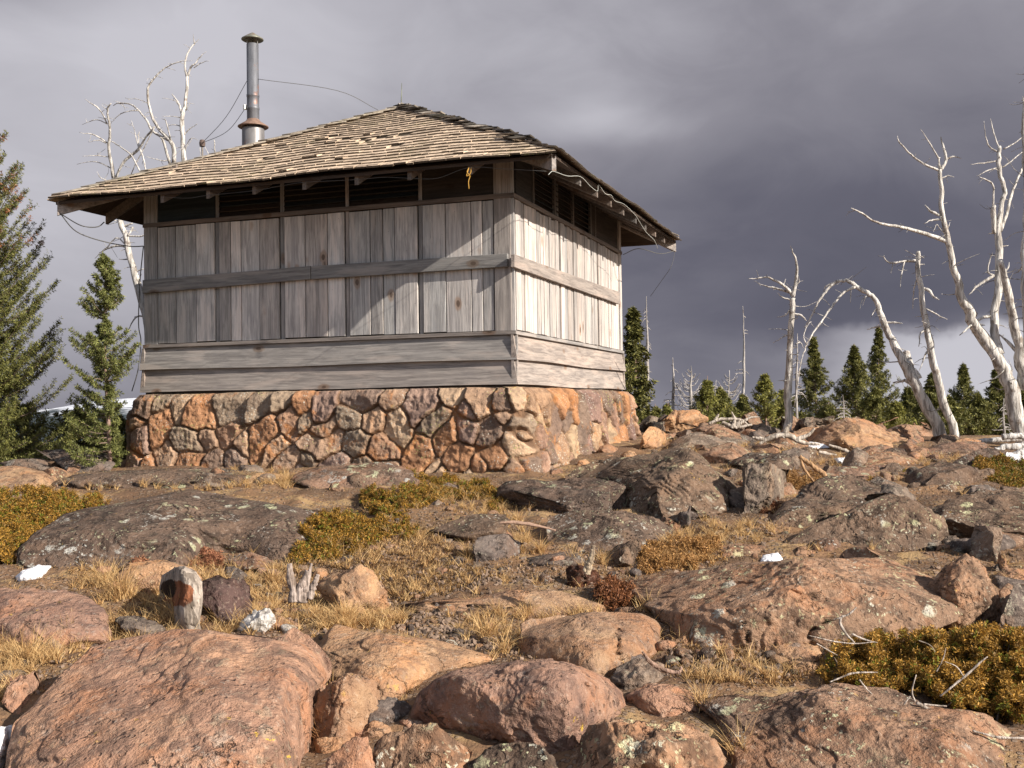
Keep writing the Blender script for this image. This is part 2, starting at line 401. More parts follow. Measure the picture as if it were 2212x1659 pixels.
def ground_mat():
    m, T = new_mat('gravelly_soil'); v = T.new('ShaderNodeTexCoord').outputs['Object']
    n1 = T.noise(v, 1.1, 6, .62, .3); n2 = T.noise(v, 7, 6, .7); n3 = T.noise(v, 45, 4, .7)
    c = T.mix(T.step(n1, .38, .6), (.25, .15, .085), (.14, .085, .055))
    c = T.mix(T.m('MULTIPLY', T.step(n2, .45, .62), .75), c, (.11, .075, .052))
    c = T.mix(T.m('MULTIPLY', T.step(T.noise(v, 3.1, 5, .6), .52, .62), .6), c, (.42, .29, .145))
    pb = T.vor(v, 34, out='Color'); pd = T.vor(v, 34)
    pm = T.m('MULTIPLY', T.step(pd, .45, .32), T.step(T.noise(v, 2.4, 4), .40, .5))
    c = T.mix(T.m('MULTIPLY', pm, .8), c, T.mix(T.m('MULTIPLY', T.noise(T.vm('SCALE', pb, 9), 1, 1), 1.2), (.10, .075, .062), (.32, .24, .18)))
    c = T.mix(T.m('MULTIPLY', T.step(n3, .55, .7), .5), c, (.36, .24, .13))
    # beyond the crest: dark forest floor
    sy = T.new('ShaderNodeSeparateXYZ'); T.put(sy.inputs[0], v)
    c = T.mix(T.step(sy.outputs[1], 19, 26), c, T.mix(T.step(n1, .4, .6), (.022, .03, .016), (.05, .05, .028)))
    h = T.m('ADD', T.m('MULTIPLY', n2, .8), T.m('MULTIPLY', n3, .45)); h = T.m('ADD', h, T.m('MULTIPLY', pm, .5))
    finish(T, c, .95, h, .9, .03, spec=.15); return m
M['ground'] = ground_mat()

def attr_mat(name, rough=.8, trans=.0, nscale=30, amt=.3, bump=.3, bd=.004, spec=.25):
    m, T = new_mat(name); v = T.new('ShaderNodeTexCoord').outputs['Object']; c0 = attr(T)
    n = T.noise(v, nscale, 3, .6)
    c = T.mix(n, T.mix(1, c0, (1-amt,)*3, 'MULTIPLY'), T.mix(1, c0, (1+amt,)*3, 'MULTIPLY'))
    p = finish(T, c, rough, n, bump, bd, spec=spec)
    if trans:
        tr = T.new('ShaderNodeBsdfTranslucent'); T.put(tr.inputs[0], c); mxs = T.new('ShaderNodeMixShader')
        mxs.inputs[0].default_value = trans; T.l.new(p.outputs[0], mxs.inputs[1]); T.l.new(tr.outputs[0], mxs.inputs[2])
        T.l.new(mxs.outputs[0], [q for q in T.n if q.type == 'OUTPUT_MATERIAL'][0].inputs[0])
    return m
M['grass'] = attr_mat('dry_grass', .7, .3, 60, .25, .0)
M['needle'] = attr_mat('needles', .55, .15, 12, .3, .0)
M['bark'] = attr_mat('bark', .9, 0, 45, .35, .8, .01)
M['pebble'] = attr_mat('pebble', .9, 0, 90, .35, .6, .004)

def snag_mat():
    m, T = new_mat('bleached_wood'); v = objvec(T); c0 = attr(T)
    sv = T.vm('MULTIPLY', v, (30, 30, 4)); g = T.noise(sv, 1, 5, .62, .4)
    c = T.mix(T.step(g, .35, .62), T.mix(1, c0, (.45, .43, .41), 'MULTIPLY'), T.mix(1, c0, (1.15,)*3, 'MULTIPLY'))
    c = T.mix(T.m('MULTIPLY', T.step(T.noise(v, 6, 5, .6), .58, .66), .65), c, (.14, .10, .075))
    c = T.mix(T.m('MULTIPLY', T.step(T.noise(T.vm('MULTIPLY', v, (55, 55, 6)), 1, 3), .64, .7), .7), c, (.09, .07, .06))
    finish(T, c, .85, g, 1., .025, spec=.15); return m
M['snag'] = snag_mat()

def metal_mat():
    m, T = new_mat('galvanised_metal'); v = objvec(T, False); c0 = attr(T)
    n = T.noise(v, 7, 5, .6); n2 = T.noise(T.vm('MULTIPLY', v, (20, 20, 5)), 1, 4)
    c = T.mix(T.step(n2, .35, .65), T.mix(1, c0, (.8, .8, .8), 'MULTIPLY'), T.mix(1, c0, (1.15,)*3, 'MULTIPLY'))
    c = T.mix(T.m('MULTIPLY', T.step(n, .57, .66), .6), c, (.22, .10, .06))
    finish(T, c, .5, n2, .2, .004, metal=.35, spec=.5); return m
M['metal'] = metal_mat()
def plain(name, col, rough=.7, metal=0, sss=0, nscale=20, amt=.15, bs=.3, bd=.01):
    m, T = new_mat(name); v = objvec(T); n = T.noise(v, nscale, 4, .6)
    c = T.mix(n, tuple(q*(1-amt) for q in col), tuple(min(1, q*(1+amt)) for q in col))
    finish(T, c, rough, n, bs, bd, metal, sss=sss); return m
M['wire'] = plain('wire', (.10, .10, .10), .6); M['palewire'] = plain('pale_wire', (.48, .50, .48), .6)
M['rope'] = plain('yellow_cord', (.42, .24, .05), .8); M['snow'] = plain('snow', (.70, .71, .75), .6, sss=.3, nscale=12, amt=.04, bs=.5, bd=.02)
M['void'] = plain('dark_interior', (.012, .011, .010), .9)

# ------------------------------------------------------------------ the cabin
random.seed(4); rng = np.random.default_rng(4)
A0 = np.array([0.014, 10.4953, EYE+0.2343])     # near corner of the board walls, top of the stone base
W = 4.25; OH = .67; ZE = 2.057; ZA = 3.45
def l2w(x, y, z): return A0+CU*x+CV*y+np.array([0, 0, z])
def w2l(P): q = np.asarray(P)-A0; return np.array([q@CU, q@CV, q[2]])
def onplane(px, py, axis, val):
    """where the sight line meets a vertical plane of the cabin: local coordinates"""
    d = ray(px, py); o = w2l(CAM); dl = np.array([d@CU, d@CV, d[2]]); t = (val-o[axis])/dl[axis]; return o+dl*t
def fx(px, py=600, y=-.03): return onplane(px, py, 1, y)[0]
def fy(px, py=600, x=.03): return onplane(px, py, 0, x)[1]
cabin = empty('lookout_cabin', A0, -YAW)
tag(cabin, 'weathered grey board cabin with shingled hip roof on an orange stone base', 'cabin')
def greyw(b=.27, s=.035, warm=0):
    q = b+random.uniform(-s, s); k = random.uniform(-.012, .02)+warm
    return np.array([q+k, q+k*.2, q-k*.3])

# stone base: relief modelled over a band that runs round the building
def base():
    e0 = .20; r = .24
    x0, x1, y0, y1 = -W-e0, e0, -e0, W+e0
    path = []; nrm = []
    def seg(ax, ay, bx, by, nx, ny, n):
        for t in np.arange(n)/n: path.append((ax+(bx-ax)*t, ay+(by-ay)*t)); nrm.append((nx, ny))
    def arc(cx, cy, a0, n):
        for t in np.arange(n)/n:
            a = math.radians(a0+90*t); path.append((cx+r*math.cos(a), cy+r*math.sin(a))); nrm.append((math.cos(a), math.sin(a)))
    ds = .0125; nL = int((x1-x0-2*r)/ds); nA = int(r*1.571/ds)
    arc(x0+r, y0+r, 180, nA)
    seg(x0+r, y0, x1-r, y0, 0, -1, nL); arc(x1-r, y0+r, 270, nA)
    seg(x1, y0+r, x1, y1-r, 1, 0, nL); arc(x1-r, y1-r, 0, nA)
    seg(x1-r, y1, x0+r, y1, 0, 1, nL//4); arc(x0+r, y1-r, 90, nA//2)
    seg(x0, y1-r, x0, y0+r, -1, 0, nL//3)
    path = np.array(path); nrm = np.array(nrm); n = len(path)
    dd = np.linalg.norm(np.roll(path, -1, 0)-path, axis=1); s = np.concatenate([[0], np.cumsum(dd)[:-1]]); Ltot = dd.sum()
    H = 1.12; nz = 92; zs = np.linspace(-.035, -H, nz)
    # traced stone centres (picture points), put on the wall faces
    front = [(290,878),(337,880),(386,885),(427,893),(484,877),(550,885),(606,868),(618,908),(648,880),(684,882),(770,862),(845,870),(905,885),(965,855),(1008,893),(1032,862),(1082,870),(1120,858),
             (282,915),(342,925),(441,945),(392,958),(490,935),(568,942),(655,905),(694,935),(800,908),(860,930),(752,905),(765,958),(930,912),(1083,897),(1056,942),(1128,925),(1000,930),
             (247,960),(290,953),(365,990),(400,1000),(285,997),(512,997),(452,1000),(612,992),(670,992),(590,967),(730,998),(835,968),(842,1008),(905,985),(956,945),(985,992),(1070,992),(1118,962),(1040,1010),(1108,1018),(780,1010),(930,1025),(700,960),(520,960)]
    right = [(1160,868),(1188,858),(1222,868),(1252,885),(1290,878),(1318,870),(1345,885),(1362,868),(1150,900),(1178,900),(1205,915),(1228,905),(1262,925),(1290,935),(1310,915),(1338,915),(1370,940),
             (1150,945),(1168,940),(1190,962),(1212,975),(1240,965),(1272,965),(1300,975),(1322,965),(1345,955),(1360,990),(1385,960),(1170,1003),(1222,1003),(1262,1000),(1300,1010),(1340,1010),(1130,1010),(1195,885)]
    sites = []; cols = []
    pal = [(.28,.175,.12), (.34,.235,.165), (.19,.145,.125), (.27,.19,.14), (.31,.165,.09), (.25,.18,.155), (.15,.11,.09), (.37,.275,.195), (.22,.18,.14)]
    for i, p in enumerate(front):
        q = onplane(p[0], p[1], 1, -e0-.04); t = q[0]-(x0+r)+r*1.571; sites.append((t, q[2])); cols.append(pal[rng.integers(len(pal))])
    sR = (x1-x0-2*r)+2*r*1.571
    palr = [(.30,.21,.14), (.25,.165,.11), (.12,.09,.078), (.21,.135,.105), (.29,.145,.07), (.155,.105,.098), (.31,.235,.16), (.13,.10,.085)]
    for p in right:
        q = onplane(p[0], p[1], 0, e0+.04); t = sR+q[1]-(y0+r)
        if p[0] < 1180: t = max(t, sR-r*.8)
        sites.append((t, q[2])); cols.append(palr[rng.integers(len(palr))])
    s_end = sR+(W+2*e0-2*r)
    t = s_end+.1
    while t < Ltot:
        for k in range(4): sites.append((t+rng.uniform(-.1, .1), -.1-k*.24+rng.uniform(-.06, .06))); cols.append(pal[rng.integers(len(pal))])
        t += .27
    sites = np.array(sites); cols = np.array(cols)
    extra = [(u, -.98) for u in np.arange(0, Ltot, .3)]
    sites = np.concatenate([sites, extra]); cols = np.concatenate([cols, [pal[rng.integers(len(pal))] for _ in extra]])
    S, Z = np.meshgrid(s, zs, indexing='ij'); S = S.ravel(); Z = Z.ravel()
    P3 = np.stack([S, Z, 0*S], -1)
    wS = S+.035*fbm(P3*5, 2, 1)+.010*fbm(P3*26, 2, 5); wZ = Z+.030*fbm(P3*5+40, 2, 2)+.010*fbm(P3*26+9, 2, 6)
    asp = rng.uniform(.8, 1.25, len(sites)); wt = rng.uniform(-.018, .026, len(sites))
    d1 = np.full(len(S), 9.); d2 = np.full(len(S), 9.); id1 = np.zeros(len(S), int)
    for k, (a, b) in enumerate(sites):
        ds_ = np.abs(wS-a); ds_ = np.minimum(ds_, Ltot-ds_)
        d = np.sqrt((ds_*asp[k])**2+((wZ-b)/asp[k])**2)-wt[k]*3
        nw = d < d1; d2 = np.where(nw, d1, np.minimum(d2, d)); id1 = np.where(nw, k, id1); d1 = np.where(nw, d, d1)
    e = d2-d1
    hgt = sstep(e, .006, .034)
    tilt = rng.uniform(-.26, .26, (len(sites), 2)); amp = rng.uniform(.022, .048, len(sites))
    bul = hgt*(amp[id1]+np.clip(tilt[id1, 0]*(S-sites[id1, 0])+tilt[id1, 1]*(Z-sites[id1, 1]), -.03, .03))
    bul += hgt*(.016*ridged(P3*9, 3, 8)+.007*ridged(P3*31, 2, 3))+.006*fbm(P3*30, 2, 4)
    flare = .11*np.clip(-Z/.85, 0, 1.3)**1.4
    top = sstep(Z, -.10, -.035)*.06
    out = bul+flare-.055-top
    nn = np.repeat(nrm, nz, 0); pp = np.repeat(path, nz, 0)
    V = np.stack([pp[:, 0]+nn[:, 0]*out, pp[:, 1]+nn[:, 1]*out, Z+.012*fbm(P3*4, 2, 12)*(Z > -.06)], -1)
    mort = np.array([.20, .125, .08]); cols = cols*1.34; k = sstep(e, .010, .030)[:, None]
    cols = cols*.78+np.array([.27, .175, .12])*.22*rng.uniform(.7, 1.25, (len(cols), 1)); colr = cols[id1]*k+mort*(1-k)
    i = np.arange(n)[:, None]*nz; i2 = ((np.arange(n)+1) % n)[:, None]*nz; j = np.arange(nz-1)[None]
    q = np.stack([i+j, i+j+1, i2+j+1, i2+j], -1).reshape(-1, 4)
    # mortar cap sloping up to the boards
    m = len(V); cx, cy = (x0+x1)/2, (y0+y1)/2
    ring = V[np.arange(n)*nz]; sc = 1-.26/(W/2+e0)
    inner = np.stack([cx+(ring[:, 0]-cx)*sc, cy+(ring[:, 1]-cy)*sc, np.full(n, .0)], -1)
    V = np.concatenate([V, inner]); colr = np.concatenate([colr, np.repeat([[.36, .28, .22]], n, 0)])
    a = np.arange(n); q2 = np.stack([a*nz, ((a+1) % n)*nz, m+(a+1) % n, m+a], -1)
    o = mesh_obj('stone_base', V, np.concatenate([q, q2]), M['stone'], cabin, True, colr)
    return o
base()

# wall core
mb = MB(); mb.box((-W+.04, .04, -.05), (-.04, W-.04, 2.3), (.05, .045, .04)); mb.build('wall', M['wood_z'], cabin)

def vboards_front(edges_px, z0, z1, name, base_b=.27, y=-.028, warm=0, light=None):
    mb = MB()
    xs = [fx(e, 600) for e in edges_px]
    for i in range(len(xs)-1):
        g = .0045; yy = y+random.uniform(-.004, .004); tl = random.uniform(-.004, .004)
        a, b = xs[i]+g, xs[i+1]-g; lo = z0+random.uniform(-.004, .006); hi = z1+random.uniform(-.004, .004)
        c = greyw(base_b, .115, random.choice([-.01, 0, .0, .02])+warm)
        mb.hexa([(a, yy, lo), (b, yy+tl, lo), (b, .0, lo), (a, .0, lo), (a, yy, hi), (b, yy+tl, hi), (b, .0, hi), (a, .0, hi)], c)
    return mb.build(name, M['wood_z'], cabin, bevel=.003)
def vboards_right(ys, z0, z1, name, base_b=.34, x=.028):
    mb = MB()
    for i in range(len(ys)-1):
        g = .0045; xx = x+random.uniform(-.006, .005); tl = random.uniform(-.006, .006)
        a, b = ys[i]+g, ys[i+1]-g; lo = z0+random.uniform(-.004, .006); hi = z1+random.uniform(-.012, .012)
        c = greyw(base_b, .09, random.choice([0, .01, .02]))
        mb.hexa([(0, a, lo), (xx, a, lo), (xx+tl, b, lo), (0, b, lo), (0, a, hi), (xx, a, hi), (xx+tl, b, hi), (0, b, hi)], c)
    return mb.build(name, M['wood_z'], cabin, bevel=.003)
HS, HT = .5135, 1.80
Zx = lambda zx: (280+.4069*zx)/1.273       # picture columns read from two enlargements
Zy = lambda zx: (900+.4521*zx)/1.273
panels = [[Zx(q) for q in (377, 500, 637, 762)], [Zx(q) for q in (792, 870, 940, 1065, 1198)],
          [Zx(q) for q in (1234, 1375, 1525, 1640)], [Zx(1672), Zx(1815), Zx(1900), Zx(1980), Zx(2135)],
          [Zy(q) for q in (580, 720, 877, 945, 1013)]]
for p in panels: vboards_front(p, HS+.012, HT-.01, 'shutter', .425)
# posts between the shutters, corner boards
posts = [(Zx(306), Zx(374)), (Zx(765), Zx(788)), (Zx(1203), Zx(1230)), (Zx(1645), Zx(1668)), (Zx(2140), Zx(2165)), (Zy(1018), Zy(1108))]
for i, (a, b) in enumerate(posts):
    mb = MB(); xa, xb = fx(a, 600), fx(b, 600)
    yy = -.012 if 0 < i < 5 else -.034
    if i == 0: xa = -W-.012
    if i == 5: xb = .002
    mb.box((xa, yy, HS+.004), (xb, .0, 2.26), greyw(.27 if 0 < i < 5 else .29, .02))
    mb.build('post', M['wood_z'], cabin, bevel=.003)
    if i not in (0, 5): pass
ys = lambda L_: [fy(Zy(q), 640) for q in L_]
y_end = W
mb = MB(); mb.box((0, -.02, HS+.004), (.034, fy(Zy(1143), 640), 2.26), greyw(.40, .01)); mb.build('post', M['wood_z'], cabin, bevel=.003)
rp = [ys((1152, 1180, 1205, 1232, 1255, 1278, 1300, 1320, 1337, 1355, 1372, 1392, 1412)), ys((1424, 1445, 1466, 1484, 1502, 1520, 1540, 1556, 1572, 1590, 1608, 1625, 1643)),
      [*ys((1652, 1666, 1682, 1698, 1714, 1730)), W-.10]]
for p in rp: vboards_right(p, HS+.012, HT-.01, 'shutter', .39)
for a, b in ((rp[0][-1]+.005, rp[1][0]-.005), (rp[1][-1]+.005, rp[2][0]-.005)):
    mb = MB(); mb.box((0, a, HS+.004), (.012, b, 2.26), greyw(.2, .02)); mb.build('post', M['wood_z'], cabin, bevel=.002)
mb = MB(); mb.box((0, W-.095, HS+.004), (.036, W+.012, 2.26), greyw(.42, .01)); mb.build('post', M['wood_z'], cabin, bevel=.003)
# plain outer walls away from the camera
for k, nm in enumerate(('rear', 'side')):
    mb = MB(); n = 30
    for i in range(n):
        a = -W+.02+i*(W-.04)/n; b = a+(W-.04)/n-.006; c = greyw(.27, .05)
        if nm == 'rear': mb.box((a, W, HS), (b, W+.024+random.uniform(-.004, .004), 2.2), c)
        else: mb.box((-W-.024+random.uniform(-.004, .004), -a-.02-.02, HS), (-W, -a-.02+(W-.04)/n-.006-.02, 2.2), c)
    mb.build('board_wall', M['wood_z'], cabin, bevel=.003)
# bars across the shutters
zb = lambda px, py: onplane(px, py, 1, -.07)
def bar_front(pxa, ya_top, ya_bot, pxb, yb_top, yb_bot, endcut=0):
    mb = MB(); P = []
    tl, bl, tr, br = zb(pxa, ya_top), zb(pxa, ya_bot), zb(pxb, yb_top), zb(pxb, yb_bot); c = greyw(.20, .01)
    mb.hexa([(bl[0], -.074, bl[2]), (br[0], -.074, br[2]), (br[0], -.034, br[2]), (bl[0], -.034, bl[2]),
             (tl[0], -.074, tl[2]), (tr[0], -.074, tr[2]), (tr[0], -.034, tr[2]), (tl[0], -.034, tl[2])], c)
    mb.build('crossbar', M['wood_x'], cabin, bevel=.004)
bar_front(308, 605, 634, 670.5, 574.5, 603)
bar_front(672, 575, 603.5, 1096, 547.5, 576)
q0 = onplane(1111, 549, 0, .07); q1 = onplane(1111, 577, 0, .07); q2 = onplane(1338, 631, 0, .07); q3 = onplane(1338, 657, 0, .07)
mb = MB(); mb.hexa([(.034, q1[1], q1[2]), (.074, q1[1], q1[2]), (.074, q3[1], q3[2]), (.034, q3[1], q3[2]),
                    (.034, q0[1], q0[2]), (.074, q0[1], q0[2]), (.074, q2[1], q2[2]), (.034, q2[1], q2[2])], greyw(.25, .01, .01))
mb.build('crossbar', M['wood_y'], cabin, bevel=.004)
# sill strips and head rails
for z0, z1, d, b, nm in ((HS-.035, HS+.002, .052, .20, 'sill'), (HT, HT+.045, .045, .11, 'rail')):
    mb = MB(); mb.box((-W-.02, -d, z0), (d-.001, -.002, z1), greyw(b, .01, .012)); mb.build(nm, M['wood_x'], cabin, bevel=.003)
    mb = MB(); mb.box((.002, -d+.003, z0), (d+.002, W+.02, z1-.002), greyw(b+.05, .01, .012)); mb.build(nm, M['wood_y'], cabin, bevel=.003)
# lapped skirt boards, each leaning out at its foot
for z0, z1 in ((.238, HS-.037), (-.004, .246)):
    for side in 'xyXY':
        mb = MB(); t0, t1 = .062+random.uniform(0, .004), .022; c = greyw(.25, .01, .012 if side in 'xX' else .03)
        e = .055
        nseg = 14
        for k in range(nseg):
            u0, u1 = k/nseg, (k+1)/nseg
            s0, s1 = -W-e+(W+2*e-.002)*u0, -W-e+(W+2*e-.002)*u1
            wv0, wv1 = .006*math.sin(u0*9+z0*30), .006*math.sin(u1*9+z0*30)
            if side == 'x': P = [(s0, -t0-wv0, z0+wv0), (s1, -t0-wv1, z0+wv1), (s1, -.001, z0+wv1), (s0, -.001, z0+wv0), (s0, -t1, z1), (s1, -t1, z1), (s1, -.001, z1), (s0, -.001, z1)]
            if side == 'y': P = [(.001, -s1-.004, z0+wv1), (t0+wv1, -s1-.004, z0+wv1), (t0+wv0, -s0-.004, z0+wv0), (.001, -s0-.004, z0+wv0), (.001, -s1-.004, z1), (t1, -s1-.004, z1), (t1, -s0-.004, z1), (.001, -s0-.004, z1)]
            if side == 'X': P = [(s1, W+t0, z0), (s0, W+t0, z0), (s0, W, z0), (s1, W, z0), (s1, W+t1, z1), (s0, W+t1, z1), (s0, W, z1), (s1, W, z1)]
            if side == 'Y': P = [(-W, -s0, z0), (-W-t0, -s0, z0), (-W-t0, -s1, z0), (-W, -s1, z0), (-W, -s0, z1), (-W-t1, -s0, z1), (-W-t1, -s1, z1), (-W, -s1, z1)]
            mb.hexa(P, c)
        o = mb.build('skirt_board', M['wood_x'] if side in 'xX' else M['wood_y'], cabin)
        if z0 < .1 and side == 'x': pass
mb = MB()
mb.box((-W-.01, -.018, -.03), (.01, -.002, .02), (.06, .05, .045)); mb.box((.002, -.01, -.03), (.018, W, .02), (.06, .05, .045))
mb.build('floor_sill', M['wood_x'], cabin)
# louvred openings under the eaves; slats and panels coloured dark for the shade there
for side in 0, 1:
    if side == 0: E = [fx((a+b)/2) for a, b in posts]
    else: E = [.09, rp[0][-1]+.01, rp[1][-1]+.01, W-.05]
    if side: E = [.09, .62, 1.35, 2.05, 2.8, W-.05]
    n = len(E)-1
    for i in range(n):
        a, b = E[i], E[i+1]; lo = HT+.05
        solid = (i in (0,)) if side == 0 else i in (0, n-1)
        mb = MB()
        if side == 0 and i == n-1: solid = True
        if solid:
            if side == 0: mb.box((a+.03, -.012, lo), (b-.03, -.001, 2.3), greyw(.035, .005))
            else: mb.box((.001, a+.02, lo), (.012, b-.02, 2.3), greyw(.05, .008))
            mb.build('panel', M['wood_x'] if side == 0 else M['wood_y'], cabin)
        else:
            for z in np.arange(lo+.02, 2.28, .055):
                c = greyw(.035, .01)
                if side == 0: mb.hexa([(a+.03, -.03, z-.02), (b-.03, -.03, z-.02), (b-.03, -.022, z-.025), (a+.03, -.022, z-.025), (a+.03, .03, z+.03), (b-.03, .03, z+.03), (b-.03, .038, z+.025), (a+.03, .038, z+.025)], c)
                else: mb.hexa([(.03, a+.02, z-.02), (.03, b-.02, z-.02), (.022, b-.02, z-.025), (.022, a+.02, z-.025), (-.03, a+.02, z+.03), (-.03, b-.02, z+.03), (-.038, b-.02, z+.025), (-.038, a+.02, z+.025)], c)
            mb.build('louvre', M['wood_x'] if side == 0 else M['wood_y'], cabin)
        if side == 1 and 0 < i:
            mb = MB(); mb.box((.001, a-.02, lo), (.03, a+.02, 2.3), greyw(.15, .01)); mb.build('stud', M['wood_z'], cabin)

# roof
cx_, cy_ = -W/2, W/2; HW = W/2+OH; SL = math.hypot(HW, ZA-ZE); tanr = (ZA-ZE)/HW
roof = empty('roof', (0, 0, 0)); roof.parent = cabin
mb = MB()
ap = (cx_, cy_, ZA-.03); cr4 = [(cx_-HW+.02, cy_-HW+.02, ZE-.03), (cx_+HW-.02, cy_-HW+.02, ZE-.03), (cx_+HW-.02, cy_+HW-.02, ZE-.03), (cx_-HW+.02, cy_+HW-.02, ZE-.03)]
V = cr4+[ap]+[(x, y, z-.03) for x, y, z in cr4]+[(ap[0], ap[1], ap[2]-.03)]
mb.add(V, [(0, 1, 6, 5), (1, 2, 7, 6), (2, 3, 8, 7), (3, 0, 5, 8)], [(0, 4, 1), (1, 4, 2), (2, 4, 3), (3, 4, 0), (5, 6, 9), (6, 7, 9), (7, 8, 9), (8, 5, 9)], (.055, .042, .034))  # colour darkened to deepen the shade beneath the eaves
mb.build('roof_deck', M['wood_x'], roof)
ex = .128; nc = int(SL/ex)
for side in range(4):
    mb = MB(); a = side*math.pi/2; ca, sa = round(math.cos(a)), round(math.sin(a))
    def L2(s, t, nrm_):                      # s along the eave, t up the slope, nrm_ out of the slope
        h = t*HW/SL; z = ZE+t*(ZA-ZE)/SL
        nz_ = HW/SL; nh = (ZA-ZE)/SL
        yy = -HW+h-nrm_*nh; zz = z+nrm_*nz_
        sag = .018*math.sin(s*1.7+side)+.012*math.sin(s*4.1+t*2)
        x_, y_ = s, yy
        return (cx_+ca*x_-sa*y_, cy_+sa*x_+ca*y_, zz+sag*.6)
    det = side in (0, 1)
    for k in range(-1, nc+1):
        t0 = k*ex*1.0 if k >= 0 else -.05; hw = HW*(1-max(t0, 0)/SL)+.02
        if t0 > SL-.06: break
        cdrift = random.uniform(-.006, .006); s = -hw
        rowtone = random.uniform(.93, 1.07)
        while s < hw:
            wd = random.uniform(.07, .20) if det else .25
            e = min(s+wd, hw)
            if e-s < .03: s = e; continue
            miss = random.random() < (.012 if side == 0 else .05) and 2 < k
            # a worn patch in the middle of the front slope
            if side == 0 and k in (9, 10, 11) and .0 < s+ .2 < .75 and random.random() < .3: miss = True
            t_b = t0+cdrift+random.uniform(-.006, .006)-(.02 if random.random() < .03 else 0)
            up = random.uniform(.0, .004)+(.012 if random.random() < .025 else 0)
            tk = random.uniform(.014, .019)
            tt = min(t_b+ex*1.55, SL)
            nb = .006+tk+up
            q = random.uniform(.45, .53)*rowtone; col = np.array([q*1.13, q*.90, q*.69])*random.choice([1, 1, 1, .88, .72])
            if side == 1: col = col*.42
            if miss: tk = .002; nb = .004; col = np.array([.05, .04, .03])
            def cl(sv, tv): m_ = HW*(1-max(tv, 0)/SL)+.025; return max(-m_, min(m_, sv))
            g = .003
            sl, sr_ = s+g, e-g; sk = random.uniform(-.004, .004)
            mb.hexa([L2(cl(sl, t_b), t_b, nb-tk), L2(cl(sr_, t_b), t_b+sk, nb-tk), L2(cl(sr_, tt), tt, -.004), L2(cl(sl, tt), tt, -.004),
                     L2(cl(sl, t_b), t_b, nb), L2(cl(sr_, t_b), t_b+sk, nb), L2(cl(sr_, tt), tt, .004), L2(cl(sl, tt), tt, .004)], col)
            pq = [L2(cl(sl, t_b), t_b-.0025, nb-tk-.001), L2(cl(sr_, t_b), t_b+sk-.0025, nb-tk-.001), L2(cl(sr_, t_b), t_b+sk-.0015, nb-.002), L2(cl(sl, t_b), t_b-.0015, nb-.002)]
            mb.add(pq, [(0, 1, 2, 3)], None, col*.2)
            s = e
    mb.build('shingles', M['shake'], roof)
# hip caps: pairs of shakes lapped up each hip; the near right hip is dark and curled
for hx, hy, dark in ((-1, -1, 0), (1, -1, 1), (1, 1, 0), (-1, 1, 0)):
    mb = MB(); B = np.array([cx_+hx*HW, cy_+hy*HW, ZE]); Tt = np.array([cx_, cy_, ZA]); d = Tt-B; Lh = np.linalg.norm(d); d /= Lh
    t = .0 if not dark else .45
    while t < Lh-.05:
        for sgn in (0, 1):
            if random.random() < (.2 if dark else .06): continue
            inw = np.array([0, -hy, 0.]) if sgn else np.array([-hx, 0, 0.])   # along the eave, away from the hip
            inw = inw*1.0
            wd = random.uniform(.09, .13)*(1.15 if dark else 1); ln = random.uniform(.22, .3); lift = random.uniform(.005, .02)+(random.choice([0, .01, .025]) if dark else 0)
            nrm_ = np.array([0, hy*tanr, 1.]) if not sgn else np.array([hx*tanr, 0, 1.]); nrm_ /= np.linalg.norm(nrm_)
            p = B+d*t; p2 = B+d*min(t+ln, Lh)
            q = random.uniform(.05, .11) if dark and random.random() < .8 else random.uniform(.24, .34); c = np.array([q*1.05, q*.95, q*.82])
            o0 = nrm_*(.028+lift); o1 = nrm_*.026; th = nrm_*.014
            mb.hexa([p+o0, p+inw*wd+o0+nrm_*random.uniform(-.0, .012), p2+inw*wd+o1, p2+o1, p+o0+th, p+inw*wd+o0+th, p2+inw*wd+o1+th, p2+o1+th], c)
        t += random.uniform(.13, .17)
    mb.build('hip_cap', M['shake'], roof)
# rafters with plumb-cut tails
def rafter(p_out, p_in, wd=.042, dp=.10, name='rafter', c=None):
    p_out = np.array(p_out, float); p_in = np.array(p_in, float); d = p_in-p_out; h = np.array([d[0], d[1], 0]); h /= np.linalg.norm(h)
    r = np.array([-h[1], h[0], 0])*wd/2; dz = np.array([0, 0, dp]); c = greyw(.13, .02, .012) if c is None else c
    mb = MB(); mb.hexa([p_out-r-dz, p_out+r-dz, p_in+r-dz, p_in-r-dz, p_out-r, p_out+r, p_in+r, p_in-r], c)
    mb.build(name, M['wood_y'], roof, bevel=.003)
zr = ZE-.062
run = .95
for px in (350, 449, 548.5, 657, 770, 884.5, 1016):
    x = onplane(px, 400, 1, -OH+.05)[0]; rafter((x, -OH+.05, zr+.05*tanr), (x, -OH+.05+run, zr+(.05+run)*tanr))
for zx, zy in ((1540, 630), (1643, 690), (1727, 760), (1803, 810), (1878, 860), (1938, 910), (1997, 950), (2052, 990)):
    y = onplane(Zy(zx), (200+.4521*zy)/1.273, 0, OH-.05)[1]; rafter((OH-.05, y, zr+.05*tanr), (OH-.05-run, y, zr+(.05+run)*tanr))
for k in range(7): y = .1+k*.66; rafter((-W-OH+.05, y, zr+.05*tanr), (-W-OH+.05+run, y, zr+(.05+run)*tanr), dp=.12)
for hx, hy in ((-1, -1), (1, -1), (1, 1), (-1, 1)):
    o_ = .03; i_ = 1.2; rafter((cx_+hx*(HW-o_), cy_+hy*(HW-o_), zr+.02+o_*tanr), (cx_+hx*(HW-i_), cy_+hy*(HW-i_), zr+.02+i_*tanr), .045, .15, 'hip_rafter', greyw(.25, .01, .01))

